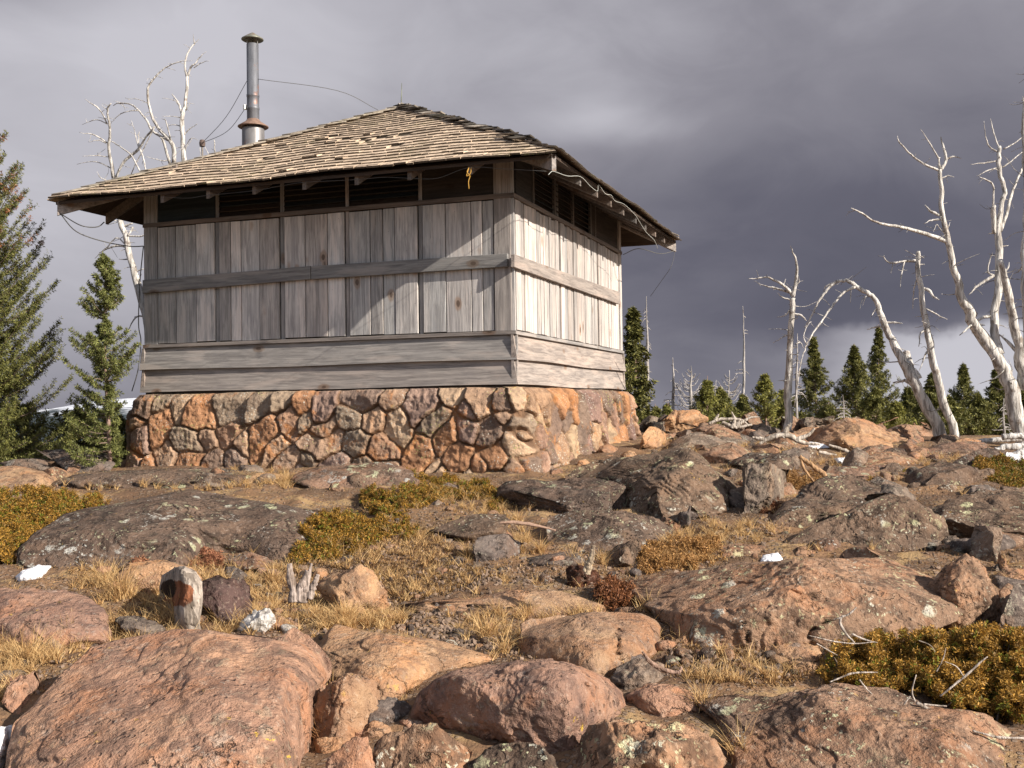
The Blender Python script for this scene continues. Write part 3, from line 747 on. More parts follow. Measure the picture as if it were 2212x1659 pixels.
# stove pipe, antenna rod, guy wires (they move with the cabin)
u, v = -3.62, 1.14
pipe = empty('stove_pipe', (u, v, 0)); pipe.parent = cabin
mb = MB(); zt = 4.16
mb.lathe(0, 0, [(.072, 3.0), (.072, 3.33), (.076, 3.335), (.076, 3.36), (.071, 3.365), (.071, 3.48), (.075, 3.485), (.075, 3.51), (.070, 3.515), (.070, zt-.05), (.064, zt-.045), (.064, 3.9)], 28, (.14, .148, .17))
mb.build('pipe', M['metal'], pipe, True)
mb = MB(); mb.lathe(0, 0, [(.135, 2.5), (.13, 3.1), (.125, 3.115), (.0, 3.12)], 28, (.18, .175, .18)); mb.hexa([(-.02, -.15, 2.6), (.17, -.1, 2.5), (.17, .1, 2.5), (-.02, .15, 2.6), (.05, -.08, 3.02), (.10, -.06, 3.02), (.10, .06, 3.02), (.05, .08, 3.02)], (.28, .17, .13))
mb.build('flashing', M['metal'], pipe, True)
mb = MB(); mb.lathe(0, 0, [(.07, 3.22), (.09, 3.19), (.178, 3.135), (.18, 3.128), (.17, 3.12), (.08, 3.14)], 28, (.26, .17, .13)); mb.build('storm_collar', M['metal'], pipe, True)
mb = MB(); mb.lathe(0, 0, [(.0, zt+.095), (.02, zt+.085), (.128, zt+.015), (.13, zt+.005), (.12, zt-.002), (.01, zt+.03)], 28, (.20, .21, .18))
for k in range(3):
    a = k*2.094; mb.beam((.065*math.cos(a), .065*math.sin(a), zt-.08), (.075*math.cos(a), .075*math.sin(a), zt+.02), .012, .004, col=(.3, .3, .3))
mb.build('rain_cap', M['metal'], pipe, True)
mb = MB(); mb.beam((-.09, -.03, 3.36), (-.06, -.05, 3.36), .05, .05, col=(.55, .55, .5)); mb.build('clamp', M['metal'], pipe)
def ppx(px, py, Y): return w2l(at(px, py, Y))
pv = Vector((u, v, 3.68))
def wire(name, pts, r=.004, mat='wire', parent=cabin, sag=0, k=6):
    P = curve(pts, k); mb = MB(); mb.tube(P, np.full(len(P), r), 5); return mb.build(name, M[mat], parent, True)
mb = MB(); mb.tube([(cx_-.03, cy_-.02, ZA-.02), (cx_-.02, cy_-.02, ZA+.15), (cx_-.015, cy_-.02, ZA+.30)], [.008, .007, .004], 6, (.2, .22, .18)); mb.build('antenna_rod', M['metal'], cabin, True)
mb = MB()
for s_ in (0, 1, 2, 3): mb.beam((cx_+.0+.05*s_, cy_-.05+.03*s_, ZA), (cx_+.06+.07*s_, cy_+.03*s_, ZA+.035-.02*s_), .09, .014, col=(.08, .075, .065))
mb.build('ridge_cap', M['shake'], roof)
wire('guy_wire', [(u+.07, v, 3.69), (u+.9, v+.4, 3.57), (cx_-.25, cy_-.2, ZA-.05)], .0035)
ins = ppx(437, 309, 14.2)
wire('guy_wire', [(u-.07, v, 3.70), ((u+ins[0])/2, (v+ins[1])/2, (3.70+ins[2])/2-.05), tuple(ins)], .0035)
wire('guy_wire', [(u-.07, v, 3.4), ((u+ins[0])/2+.02, (v+ins[1])/2, (3.4+ins[2])/2-.08), tuple(ins)], .0035)
mb = MB(); mb.lathe(ins[0], ins[1], [(.0, ins[2]-.05), (.035, ins[2]-.045), (.04, ins[2]), (.03, ins[2]+.04), (0, ins[2]+.045)], 10, (.12, .09, .08))
mb.lathe(ins[0], ins[1], [(.012, ins[2]-1.2), (.012, ins[2]-.04)], 8, (.2, .18, .16))
mb.build('insulator', M['bark'], cabin)
# cables strung below the eaves
def ep(px, py, axis, val): return tuple(onplane(px, py, axis, val))
yf = -OH-.0
wire('eave_cable', [ep(350, 425, 1, yf+.02), ep(405, 428, 1, yf+.04), ep(449, 422, 1, yf+.02), ep(548, 412, 1, yf+.02), ep(605, 402, 1, yf+.04), ep(657, 394, 1, yf+.02), ep(770, 388, 1, yf+.02), ep(830, 383, 1, yf+.03), ep(885, 385, 1, yf+.02), ep(945, 385, 1, yf+.03), ep(1013, 362, 1, yf+.02), ep(1090, 365, 1, yf+.04), ep(1180, 370, 1, yf+.02)], .0022)
xr = OH-.0
wire('eave_cable', [ep((900+.4521*a)/1.273, (200+.4521*b)/1.273, 0, xr+.0) for a, b in ((1345, 620), (1375, 600), (1460, 628), (1540, 632), (1600, 690), (1643, 720), (1650, 680), (1690, 735), (1727, 745), (1750, 780), (1805, 800), (1870, 862), (1895, 900), (1940, 970), (1990, 1020), (2010, 1070))], .0026, 'palewire', k=4)
FLc = (-W-OH+.05, -OH+.05, ZE-.15)
wire('loose_cable', [FLc, ppx(175, 487, 10.9), ppx(210, 490, 11.3), ppx(225, 480, 11.6)], .006)
wire('loose_cable', [FLc, ppx(165, 500, 11.1), ppx(225, 522, 11.4), ppx(280, 532, 11.7), (-W-.02, -.03, 1.60)], .006)
wire('loose_cable', [(-W-.02, -.03, 1.60), (-W-.07, -.03, 1.2), (-W-.09, -.03, .75), (-W-.06, -.03, .55), ppx(298, 800, 11.9), ppx(285, 845, 12)], .006)
BRc = (OH-.03, W+OH-.03, ZE-.16)
wire('loose_cable', [BRc, ppx(1425, 548, 14.1), ppx(1380, 537, 14.0), (.06, W+.02, 1.80)], .005)
wire('loose_cable', [BRc, ppx(1450, 575, 14.6), ppx(1430, 605, 14.8), ppx(1405, 640, 15)], .003)
P = [ep(1013, 362, 1, yf-.01), ep(1009, 372, 1, yf-.02), ep(1015, 380, 1, yf-.01), ep(1012, 392, 1, yf-.02), ep(1013, 408, 1, yf-.02)]
P = [l2w(*p) for p in P]
mb = MB(); Pc = curve(P, 5); mb.tube(Pc, np.full(len(Pc), .0042), 6); Pc = curve([P[0]+[.02, 0, 0], P[1]+[.03, 0, -.01], P[2]+[-.03, 0, 0], P[0]], 5); mb.tube(Pc, np.full(len(Pc), .0042), 6)
o = mb.build('hanging_cord', M['rope'], None, True, loc=P[0]); tag(o, 'short yellow cord knotted round a rafter tail under the front eave', 'cord')

# ------------------------------------------------------------------ the ground: one sheet, finest near the camera
rng = np.random.default_rng(11)
def axis_pts(c, fine, n, k): t = np.linspace(-1, 1, n); return c+fine*np.sinh(k*t)/math.sinh(k)
gx = axis_pts(0, 2600, 640, 8.6); gy = axis_pts(7.5, 2600, 640, 8.6)
X, Y = np.meshgrid(gx, gy, indexing='xy'); Zg = gz(X, Y)
i = np.arange(len(gy)-1)[:, None]*len(gx); j = np.arange(len(gx)-1)[None]
q = np.stack([i+j, i+j+1, i+len(gx)+j+1, i+len(gx)+j], -1).reshape(-1, 4)
tag(mesh_obj('ground', np.stack([X, Y, Zg], -1).reshape(-1, 3), q, M['ground'], smooth=True), kind='structure')

# distant snow-topped ridge on the left
def hills():
    m, T = new_mat('far_hill'); v = T.new('ShaderNodeTexCoord').outputs['Object']
    s = T.new('ShaderNodeSeparateXYZ'); T.put(s.inputs[0], v)
    n = T.noise(v, .012, 6, .65)
    f = T.step(T.m('ADD', s.outputs[2], T.m('MULTIPLY', T.m('SUBTRACT', n, .5), 60)), 2, 14)
    c = T.mix(f, (.035, .05, .06), (.62, .66, .74)); c = T.mix(T.m('MULTIPLY', T.step(T.noise(v, .05, 5, .7), .52, .6), .6), c, (.04, .055, .07))
    finish(T, c, .9)
    a = np.radians(np.linspace(-50, 50, 240)); R = np.linspace(1500, 2300, 40)
    AA, RR = np.meshgrid(a, R, indexing='ij'); x = RR*np.sin(AA); y = RR*np.cos(AA)
    prof = 48*np.exp(-((np.degrees(AA)+19)/4.6)**2)+20*np.exp(-((np.degrees(AA)+27)/4)**2)-22
    t = (RR-1500)/800; P = np.stack([x*.004, y*.004, 0*x], -1).reshape(-1, 3)
    z = -34+(prof+34)*np.sin(np.clip(t*1.25, 0, 1)*math.pi/2)+fbm(P, 5, 31).reshape(x.shape)*15*np.clip(t*2, 0, 1)
    i = np.arange(239)[:, None]*40; j = np.arange(39)[None]
    tag(mesh_obj('hills', np.stack([x, y, z], -1).reshape(-1, 3), np.stack([i+j, i+40+j, i+41+j, i+j+1], -1).reshape(-1, 4), m, smooth=True), kind='structure')
hills()

# ------------------------------------------------------------------ boulders
import bmesh
_ico = {}
def ico(n):
    if n not in _ico:
        b = bmesh.new(); bmesh.ops.create_icosphere(b, subdivisions=n, radius=1)
        _ico[n] = (np.array([v.co[:] for v in b.verts]), np.array([[v.index for v in f.verts] for f in b.faces])); b.free()
    return _ico[n]
def chips(P, seed):
    """cellular distance: flat-sided chips"""
    i = np.floor(P).astype(np.int64); best = np.full(len(P), 9.)
    for a in (-1, 0, 1):
        for b in (-1, 0, 1):
            for c in (-1, 0, 1):
                jx, jy, jz = i[:, 0]+a, i[:, 1]+b, i[:, 2]+c
                k = [hash3(jx, jy, jz, seed+w_) for w_ in (0, 7, 13)]; n = np.stack([hash3(jx, jy, jz, seed+w_)-.5 for w_ in (3, 5, 11)], -1)
                d = np.stack([jx+k[0]-P[:, 0], jy+k[1]-P[:, 1], jz+k[2]-P[:, 2]], -1); r = (d*d).sum(1)
                # tilted plane of the nearest cell, blended by distance
                best = np.minimum(best, np.sqrt(r)+(d*n).sum(1)*.6)
    return np.clip(best, 0, 1.2)
def radial(poly, nth=900):
    P = np.array(poly, float); c = P.mean(0)
    a = P; b = np.roll(P, -1, 0); cr_ = a[:, 0]*b[:, 1]-b[:, 0]*a[:, 1]; ar = cr_.sum()/2
    c = np.array([((a[:, 0]+b[:, 0])*cr_).sum(), ((a[:, 1]+b[:, 1])*cr_).sum()])/(6*ar)
    th = np.arange(nth)*2*math.pi/nth; D = np.stack([np.cos(th), -np.sin(th)], -1); R = np.zeros(nth)
    for p, q_ in zip(a, b):
        e = q_-p; w0 = p-c; den = D[:, 0]*e[1]-D[:, 1]*e[0]
        with np.errstate(divide='ignore', invalid='ignore'):
            t = (w0[0]*e[1]-w0[1]*e[0])/den; s = (w0[0]*D[:, 1]-w0[1]*D[:, 0])/den
        ok = (s >= -1e-6) & (s <= 1+1e-6) & (t > 0); R = np.where(ok & (t > R), t, R)
    k = 9; ker = np.hanning(k+2)[1:-1]; ker /= ker.sum(); R = np.convolve(np.concatenate([R[-k:], R, R[:k]]), ker, 'same')[k:-k]
    return c, R
placed = []
def outline_cols(poly, xc):
    P = np.array(poly, float); a = P; b = np.roll(P, -1, 0); yb = np.full(len(xc), -1e9); yt = np.full(len(xc), 1e9)
    for p, q_ in zip(a, b):
        if abs(q_[0]-p[0]) < 1e-6: continue
        t = (xc-p[0])/(q_[0]-p[0]); ok = (t >= 0) & (t <= 1); y = p[1]+t*(q_[1]-p[1])
        yb = np.where(ok & (y > yb), y, yb); yt = np.where(ok & (y < yt), y, yt)
    m = (yb+yt)/2; bad = yb < -1e8
    yb = np.where(bad, P[:, 1].max(), yb); yt = np.where(bad, P[:, 1].min(), yt); return yb, yt
def rock(name, label, mat, poly, lay=.5, thick=1., res=5, D=None, rough=1., facets=5, cracks=(), bumps=(), group=None, boxy=3., sink=.3, fs=.55, salt=0, colfn=None):
    seed = sum(ord(ch)*(i_+3) for i_, ch in enumerate(label)) % 99991+salt*13
    rg = np.random.default_rng(seed)
    c, R = radial(poly); P = np.array(poly, float)
    x0, x1, y0, y1 = P[:, 0].min(), P[:, 0].max(), P[:, 1].min(), P[:, 1].max()
    xm = (x0+x1)/2; rows = np.linspace(y0-5, y1+5, 24); dg = np.minimum.accumulate(np.array([hit(xm, r_, 16) for r_ in rows]))
    Dg = lambda r_: np.interp(r_, rows, dg)
    D = Dg(y1); wm = (x1-x0)*D/F; hm = (y1-y0)*D/F
    T_ = min(.48*wm, 1.35*hm)*thick; lay = lay*.6
    xc = np.linspace(x0, x1, 60); yb_, yt_ = outline_cols(poly, xc)
    yb_ = np.maximum(np.convolve(np.pad(yb_, 5, 'edge'), np.ones(11)/11, 'valid'), y1-.55*(y1-y0)); yt_ = np.convolve(np.pad(yt_, 3, 'edge'), np.ones(7)/7, 'valid')
    S, Fc = ico(res); a, b, cc = S[:, 0], S[:, 1], S[:, 2]
    rho = np.sqrt(a*a+b*b); th = np.arctan2(b, a) % (2*math.pi)
    Rt = np.interp(th, np.arange(len(R)+1)*2*math.pi/len(R), np.append(R, R[0]))
    ux, uy = np.cos(th)*rho, np.sin(th)*rho
    px = c[0]+np.cos(th)*Rt*rho; py = c[1]-np.sin(th)*Rt*rho
    py = py+np.where(b < 0, (rho**2)*(-b)*sink*(y1-y0), 0)
    g = (1-np.clip(rho, 0, 1)**boxy)**(1/boxy)
    for k in range(facets):                      # flat faces cut into the dome
        an = rg.uniform(0, 2*math.pi); sl = rg.uniform(.5, 1.25)*fs/.55; h0 = rg.uniform(.72, 1.12)
        pl = h0-sl*(ux*math.cos(an)+uy*math.sin(an)+rg.uniform(-.15, .25)); g = np.where(pl < g, pl*.9+g*.1, g)
    g = np.maximum(g, 0)+.0
    sgn = np.where(cc >= 0, 1, -1)
    back = (1-np.clip(rho, 0, 1)**2.2)**(1/2.2)
    YB = np.interp(px, xc, yb_); YT = np.interp(px, xc, yt_); Db = Dg(YB); Du = Dg(YT)
    up_ = np.clip((YB-py)/np.maximum(YB-YT, .3*(y1-y0)), -.3, 1.1)
    run = np.minimum(lay*np.maximum(Du-Db, 0), 2.6*hm)
    Yd = Db+T_*.38+run*np.sign(up_)*np.abs(up_)**1.6-np.where(sgn > 0, g*T_, -back*T_*.8)
    nz_ = np.zeros(len(px))
    for (bx, by, br, bh) in bumps:
        d2 = ((px-bx)**2+(py-by)**2)/br**2; Yd = Yd-np.where(sgn > 0, bh*np.exp(-d2)*1.0, 0)
    for pts_, wd, dp in cracks:
        dm = np.full(len(px), 1e9); jx_ = 5*vnoise(np.stack([px*.09, py*.09, 0*px], -1), 3); jy_ = 5*vnoise(np.stack([px*.09, py*.09, 0*px+9], -1), 4)
        for (ax, ay), (bx, by) in zip(pts_[:-1], pts_[1:]):
            ex_, ey_ = bx-ax, by-ay; t = np.clip(((px-ax)*ex_+(py-ay)*ey_)/(ex_**2+ey_**2), 0, 1)
            dm = np.minimum(dm, np.hypot(px+jx_-ax-t*ex_, py+jy_-ay-t*ey_))
        Yd = Yd+np.where(sgn > 0, dp*np.exp(-(dm/(wd*.7))**2), 0)
    V = atv(px, py, Yd)
    ctr = V.mean(0); sz = max(min(wm, hm*1.6), .05)
    if facets:                                   # broken faces: flats cut across the whole block
        half = np.array([wm/2, max(T_, .02), hm/2]); U = (V-ctr)/half; e0_ = np.percentile(U, [.5, 99.5], axis=0)
        for k in range(8+facets if facets > 1 else 3):
            nn_ = rg.normal(size=3); nn_ /= np.linalg.norm(nn_); dd = U@nn_; lim_ = np.quantile(dd, rg.uniform(.78 if res < 7 else .87, .95 if res < 7 else .975)); U = U-np.clip(dd-lim_, 0, None)[:, None]*nn_*.98
        e1_ = np.percentile(U, [.5, 99.5], axis=0); sc_ = (e0_[1]-e0_[0])/(e1_[1]-e1_[0]); sc_[1] = 1; U = (U-e1_.mean(0))*sc_+np.where(sc_ == 1, e1_.mean(0), e0_.mean(0))
        V = ctr+U*half
    N = V-ctr; N = N/np.maximum(np.linalg.norm(N, axis=1), 1e-6)[:, None]
    Q = V/sz+seed % 37
    disp = sz*rough*(.030*fbm(Q*1.6, 3, seed % 71)+.020*ridged(Q*3.1, 4, seed % 53)+.075*(chips(Q*2.2, seed % 47)-.3)+.038*(chips(Q*6, seed % 41)-.3)+.010*ridged(Q*16, 3, seed % 91))
    tq = (fbm(Q*1.5+3, 3, seed % 37)+.25*fbm(Q*6, 2, 9))*4.2; tf = tq-np.floor(tq); disp += sz*rough*.040*(np.floor(tq)+sstep(tf, .82, 1.)-tq*.35)
    tq = (fbm(Q*3.7+5, 2, seed % 31)+.2*fbm(Q*15, 2, 9))*3.2; tf = tq-np.floor(tq); disp += sz*rough*.016*(np.floor(tq)+sstep(tf, .8, 1.)-tq*.4)
    if res >= 6: disp += .005*rough*fbm(V*38, 3, 5)
    disp *= np.where(rho > .9, .6, 1)
    V = V+N*disp[:, None]
    o = mesh_obj(name, V, Fc, M[mat], None, True, None if colfn is None else colfn(px, py, cc), ctr)
    placed.append((ctr, wm))
    return tag(o, label, 'rock', group)

def B(*a, **k): return rock('boulder', *a, **k)
def St(*a, **k): return rock('stone', *a, **k)
def Sl(*a, **k): return rock('rock_slab', *a, **k)

B('huge rounded pinkish orange boulder filling the bottom left corner', 'warm', [(7,1659),(35,1561),(82,1518),(142,1451),(199,1401),(266,1380),(355,1362),(444,1353),(533,1362),(622,1376),(693,1401),(739,1454),(715,1474),(671,1525),(671,1589),(657,1659),(650,1740),(-10,1740)],
  lay=.8, thick=.62, res=7, rough=.42, facets=1, boxy=3, D=3.35, bumps=[(560,1395,90,-.10),(640,1440,60,.08)])
B('broad rounded boulder with a pale scar at the bottom centre', 'warm', [(885,1543),(906,1500),(934,1472),(977,1451),(1044,1436),(1115,1428),(1187,1429),(1258,1444),(1311,1468),(1343,1497),(1357,1543),(1346,1557),(1311,1575),(1275,1607),(1250,1650),(1215,1655),(1151,1642),(1091,1614),(1035,1600),(1020,1622),(966,1632),(938,1618),(906,1603),(888,1579)],
  lay=.3, thick=.7, res=7, rough=.5, facets=1, D=3.75, sink=.05, boxy=2.3, fs=.4)
B('mottled boulder at the bottom edge right of the broad scarred one', 'mid', [(1250,1659),(1261,1628),(1290,1600),(1325,1571),(1375,1554),(1435,1545),(1480,1543),(1508,1553),(1533,1585),(1547,1614),(1569,1659),(1580,1740),(1240,1740)],
  lay=.35, thick=.8, res=6, D=3.45, facets=3, bumps=[(1400,1600,40,.05)], cracks=[([(1440,1570),(1400,1620),(1390,1659)],10,.04)])
Sl('long dark low slab crossing the bottom right corner', 'mid', [(1508,1525),(1544,1507),(1604,1500),(1728,1490),(1817,1486),(1888,1500),(1959,1529),(2066,1547),(2240,1600),(2260,1740),(1600,1740),(1580,1680),(1560,1610),(1540,1560)],
  lay=.85, thick=.5, res=7, D=3.6, facets=2, rough=.7, boxy=3)
B('shaded boulder tucked beneath the broad scarred one', 'mid', [(806,1596),(856,1571),(885,1560),(910,1590),(963,1610),(1010,1640),(1020,1720),(800,1720),(803,1640)], lay=.3, D=3.7, thick=.6)
St('dark wedge of rock leaning left of the broad scarred boulder', 'grey', [(780,1583),(814,1529),(849,1516),(890,1523),(885,1560),(824,1584),(790,1590)], D=3.95, lay=.3, rough=1.2)
B('dark undercut rock below the front of the broad scarred boulder', 'dark', [(1025,1596),(1091,1610),(1151,1636),(1218,1645),(1232,1720),(1040,1720),(1020,1650)], D=3.75, lay=.2, thick=.5)
B('steep tan rock between the huge left boulder and the broad one', 'tan', [(672,1580),(688,1500),(735,1450),(785,1434),(828,1450),(846,1507),(812,1532),(785,1580),(735,1625),(690,1632),(670,1610)], lay=.4, D=3.95, res=6, facets=4)
St('small orange block at the bottom edge right of the huge left boulder', 'warm', [(711,1620),(770,1588),(806,1596),(808,1740),(700,1740),(706,1650)], D=3.5, lay=.2, thick=.7)
Sl('low tan slab with a smooth grey stripe left of centre', 'tan', [(650,1384),(684,1358),(742,1345),(806,1346),(854,1362),(902,1375),(965,1378),(1029,1405),(1093,1426),(1000,1450),(950,1466),(905,1505),(870,1525),(838,1480),(774,1462),(735,1435),(700,1405)],
  lay=.9, thick=.5, res=6, rough=.45, facets=1, D=4.35, cracks=[([(760,1400),(850,1408),(940,1415)],10,.03)])
B('smooth tan block with a dark cleft in the middle foreground', 'tan', [(1108,1376),(1151,1355),(1204,1337),(1275,1330),(1346,1327),(1389,1330),(1417,1344),(1428,1358),(1428,1412),(1400,1425),(1371,1433),(1311,1468),(1258,1456),(1204,1443),(1151,1436),(1140,1415),(1128,1394)],
  lay=.75, thick=.6, res=6, rough=.42, facets=1, D=4.45, cracks=[([(1350,1350),(1340,1390),(1348,1425)],6,.07)])
St('dark brown stone wedged between the tan block and the broad boulder', 'grey', [(1320,1478),(1350,1430),(1375,1417),(1402,1430),(1425,1458),(1440,1490),(1400,1510),(1345,1506)], D=4.15, lay=.5)
Sl('reddish sunken slab right of the broad scarred boulder', 'warm', [(1350,1500),(1400,1470),(1470,1475),(1520,1500),(1520,1545),(1440,1562),(1365,1560)], D=3.9, lay=.9, thick=.5)
Sl('long low tan ledge behind the tan block', 'tan', [(830,1300),(870,1294),(960,1293),(1045,1290),(1093,1275),(1141,1271),(1235,1269),(1278,1277),(1295,1301),(1270,1330),(1150,1348),(1080,1345),(1000,1332),(900,1314)], lay=.9, thick=.5, res=6, rough=.6, facets=2)
Sl('massive cracked reddish slab with pale lichen on the right', 'mid', [(1331,1262),(1377,1253),(1434,1239),(1490,1230),(1561,1227),(1604,1219),(1661,1209),(1718,1205),(1806,1205),(1870,1186),(1905,1182),(1975,1194),(1990,1240),(1958,1281),(1985,1330),(2000,1372),(1900,1385),(1780,1400),(1700,1420),(1640,1425),(1560,1420),(1483,1418),(1435,1390),(1422,1340),(1385,1305),(1350,1285)],
  lay=.7, thick=.75, res=7, rough=.55, facets=2, boxy=3.4, D=4.75, bumps=[(1440,1360,75,-.35),(1700,1250,150,.10)],
  cracks=[([(1565,1244),(1574,1275),(1597,1309),(1625,1332),(1638,1370)],4,.04),([(1497,1279),(1569,1273)],4,.045),([(1700,1270),(1750,1290)],4,.03),([(1730,1360),(1745,1345),(1760,1330)],5,.04)])
B('dark red-brown boulder with round lichen at the end of the massive slab', 'mid', [(1979,1254),(2020,1222),(2060,1198),(2088,1190),(2112,1210),(2140,1244),(2149,1301),(2162,1366),(2130,1385),(2060,1380),(1995,1345),(1975,1300),(1963,1275)], lay=.45, res=6, D=4.95, facets=5, thick=.9)
Sl('flat split flake at the foot of the massive slab', 'tan', [(1640,1396),(1700,1388),(1760,1390),(1790,1403),(1745,1425),(1762,1458),(1728,1466),(1680,1445),(1647,1426)], D=4.45, lay=.9, thick=.5)
B('pointed dark boulder with a grey lit ridge on the right', 'dark', [(1839,1056),(1868,1069),(1942,1120),(2010,1143),(2038,1159),(2057,1192),(1981,1206),(1896,1196),(1839,1200),(1783,1212),(1690,1212),(1672,1185),(1726,1145),(1783,1102),(1817,1072)],
  lay=.35, thick=1., res=6, rough=.6, facets=3, D=6.0, boxy=1.7)
B('lichened dark boulder left of the pointed one', 'dark', [(1660,1141),(1677,1102),(1726,1051),(1783,1026),(1839,1017),(1868,1018),(1880,1045),(1885,1090),(1850,1130),(1760,1152),(1700,1152)], lay=.5, res=6, D=7.0)
B('grey boulder slope behind the pointed dark one', 'grey', [(1860,1026),(1936,1032),(1962,1054),(1981,1080),(1986,1128),(1940,1136),(1890,1120),(1860,1075)], lay=.5, D=7.2)
B('round-backed dark boulder with pale lichen on the far right slope', 'dark', [(1956,1017),(1964,1003),(1996,997),(2038,1004),(2089,1009),(2112,1031),(2109,1057),(2066,1066),(1981,1066),(1957,1042)], lay=.4, D=8.3)
B('big dark boulder cut off by the right edge', 'dark', [(1981,1078),(2038,1062),(2109,1063),(2212,1055),(2290,1060),(2300,1160),(2212,1165),(2137,1170),(2080,1172),(2035,1158),(1987,1125)], lay=.5, res=6, D=6.3)
St('small upright grey stone below the big right edge boulder', 'grey', [(2085,1143),(2118,1132),(2140,1153),(2145,1222),(2115,1226),(2090,1195)], D=5.7, lay=.15, thick=1.1)
B('shaded grey rock at the right edge above the juniper', 'grey', [(2149,1290),(2200,1265),(2280,1268),(2290,1380),(2165,1382)], D=4.9, lay=.3)
St('thin upright pale leaf-shaped stone near the right edge', 'tan', [(2150,1190),(2172,1210),(2180,1238),(2162,1247),(2146,1228)], D=5.5, lay=.1, thick=.5)
B('largest dark boulder right of the cabin corner', 'dark', [(1215,1035),(1240,1010),(1278,992),(1320,990),(1363,986),(1414,979),(1462,964),(1490,969),(1533,1004),(1576,1035),(1592,1056),(1582,1078),(1566,1100),(1556,1135),(1500,1132),(1450,1112),(1385,1110),(1340,1090),(1290,1060),(1240,1048)],
  lay=.45, thick=.9, res=7, rough=.7, facets=4, D=7.4, bumps=[(1330,1040,60,-.22),(1450,1050,90,.15)])
B('rounded dark boulder in front of the cabin corner', 'dark', [(1072,1062),(1100,1040),(1178,1035),(1235,1031),(1292,1034),(1326,1044),(1350,1062),(1356,1090),(1348,1116),(1270,1122),(1200,1112),(1120,1106),(1085,1090)], lay=.45, res=6, D=7.2, thick=.9, facets=4)
Sl('dark slab with white lichen below the rounded corner boulder', 'dark', [(1174,1128),(1220,1108),(1292,1104),(1349,1110),(1405,1130),(1450,1153),(1468,1178),(1405,1190),(1292,1192),(1210,1190),(1178,1165)], lay=.6, res=6, D=6.5)
St('white-marked squat stone below the lichen slab', 'dark', [(1290,1197),(1315,1172),(1363,1166),(1383,1182),(1382,1224),(1354,1234),(1306,1216)], D=5.8, lay=.3)
B('low dark oval stone in the dry grass', 'dark', [(938,1153),(965,1126),(1004,1113),(1045,1114),(1093,1124),(1102,1142),(1061,1160),(1029,1174),(965,1172)], D=6.6, lay=.5)
St('grey angular stone below the low dark oval one', 'grey', [(1027,1176),(1061,1158),(1109,1159),(1130,1180),(1124,1204),(1093,1222),(1045,1230),(1030,1202)], D=5.9, lay=.3)
St('flat brown stone left of the carved-looking stick', 'grey', [(1120,1206),(1173,1193),(1237,1190),(1262,1202),(1247,1230),(1200,1244),(1150,1236)], D=5.7, lay=.7)
B('pinkish weathered stone beside the broken stubs', 'tan', [(700,1244),(726,1225),(755,1220),(793,1236),(822,1257),(842,1326),(812,1316),(770,1334),(710,1302),(697,1272)], D=4.95, lay=.3, rough=1.2, facets=6)
St('purple-black pitted stone beside the hollow stump', 'purple', [(435,1313),(479,1277),(504,1252),(529,1255),(545,1291),(537,1329),(522,1351),(490,1350),(444,1335)], D=4.6, lay=.2, thick=1.1, rough=1.3, facets=6)
St('pale tan stone behind the hollow stump', 'tan', [(279,1234),(320,1213),(373,1209),(419,1227),(430,1252),(415,1290),(330,1280)], D=5.1, lay=.5, rough=.8)
St('low brown stone in grass below the hollow stump', 'grey', [(236,1370),(284,1332),(345,1326),(378,1344),(350,1372),(266,1382)], D=4.5, lay=.6)
Sl('flat orange slab at the left edge below the snow patch', 'warm', [(-80,1262),(0,1262),(142,1262),(199,1282),(245,1309),(258,1332),(235,1345),(245,1395),(160,1405),(0,1410),(-80,1400)], lay=.85, thick=.6, res=6, rough=.6, D=4.3, facets=2)
St('grey wedge of stone in the grass at the left edge', 'grey', [(-30,1380),(20,1340),(62,1330),(97,1345),(62,1388),(0,1410),(-30,1405)], D=4.15, lay=.5)
Sl('leaning pinkish slab left of the huge boulder', 'warm', [(-60,1575),(0,1538),(35,1507),(92,1455),(135,1418),(180,1402),(200,1410),(142,1451),(90,1520),(20,1580),(-40,1600)], lay=.9, thick=.5, D=3.75, res=6, rough=.7)
Sl('wide dark slab speckled with lichen left of centre', 'dark', [(55,1200),(110,1165),(160,1130),(210,1105),(254,1080),(304,1068),(383,1060),(479,1057),(600,1058),(680,1060),(757,1066),(782,1084),(776,1110),(710,1140),(650,1205),(617,1228),(575,1222),(520,1205),(470,1200),(440,1230),(330,1215),(200,1225),(90,1220)],
  lay=.8, thick=.55, res=7, rough=.6, facets=3, D=5.9, boxy=3, bumps=[(480,1215,70,-.2)])
Sl('low lichen-blotched ledge at the foot of the stone base', 'dark', [(112,1053),(160,1029),(208,1019),(288,1013),(383,1011),(463,1009),(500,1020),(560,1033),(610,1050),(560,1062),(400,1062),(290,1060),(190,1066)], lay=.7, res=6, D=8.6)
Sl('pinkish low rock at the left edge above the juniper', 'tan', [(-40,1018),(64,1005),(105,1008),(160,1001),(168,1028),(128,1044),(64,1064),(-40,1060)], lay=.7, D=8.8)
St('shaded rounded stone at the far left under the spruces', 'grey', [(38,1006),(67,990),(102,991),(128,1010),(100,1020),(60,1020)], D=9.8, lay=.4)
B('shaded rock against the left end of the stone base', 'grey', [(105,1000),(150,972),(200,965),(240,975),(245,1018),(165,1022),(115,1020)], D=10.1, lay=.4)
B('hump of grey and tan rock against the front of the stone base', 'mid', [(612,1055),(646,1024),(684,1009),(742,998),(806,999),(854,1012),(886,1028),(922,1055),(838,1072),(742,1070),(678,1066)], lay=.5, res=6, D=8.4, thick=.8)
St('pale flat stone at the foot of the stone base', 'tan', [(540,1040),(570,1022),(615,1020),(640,1028),(620,1045),(570,1052)], D=9.0, lay=.5)
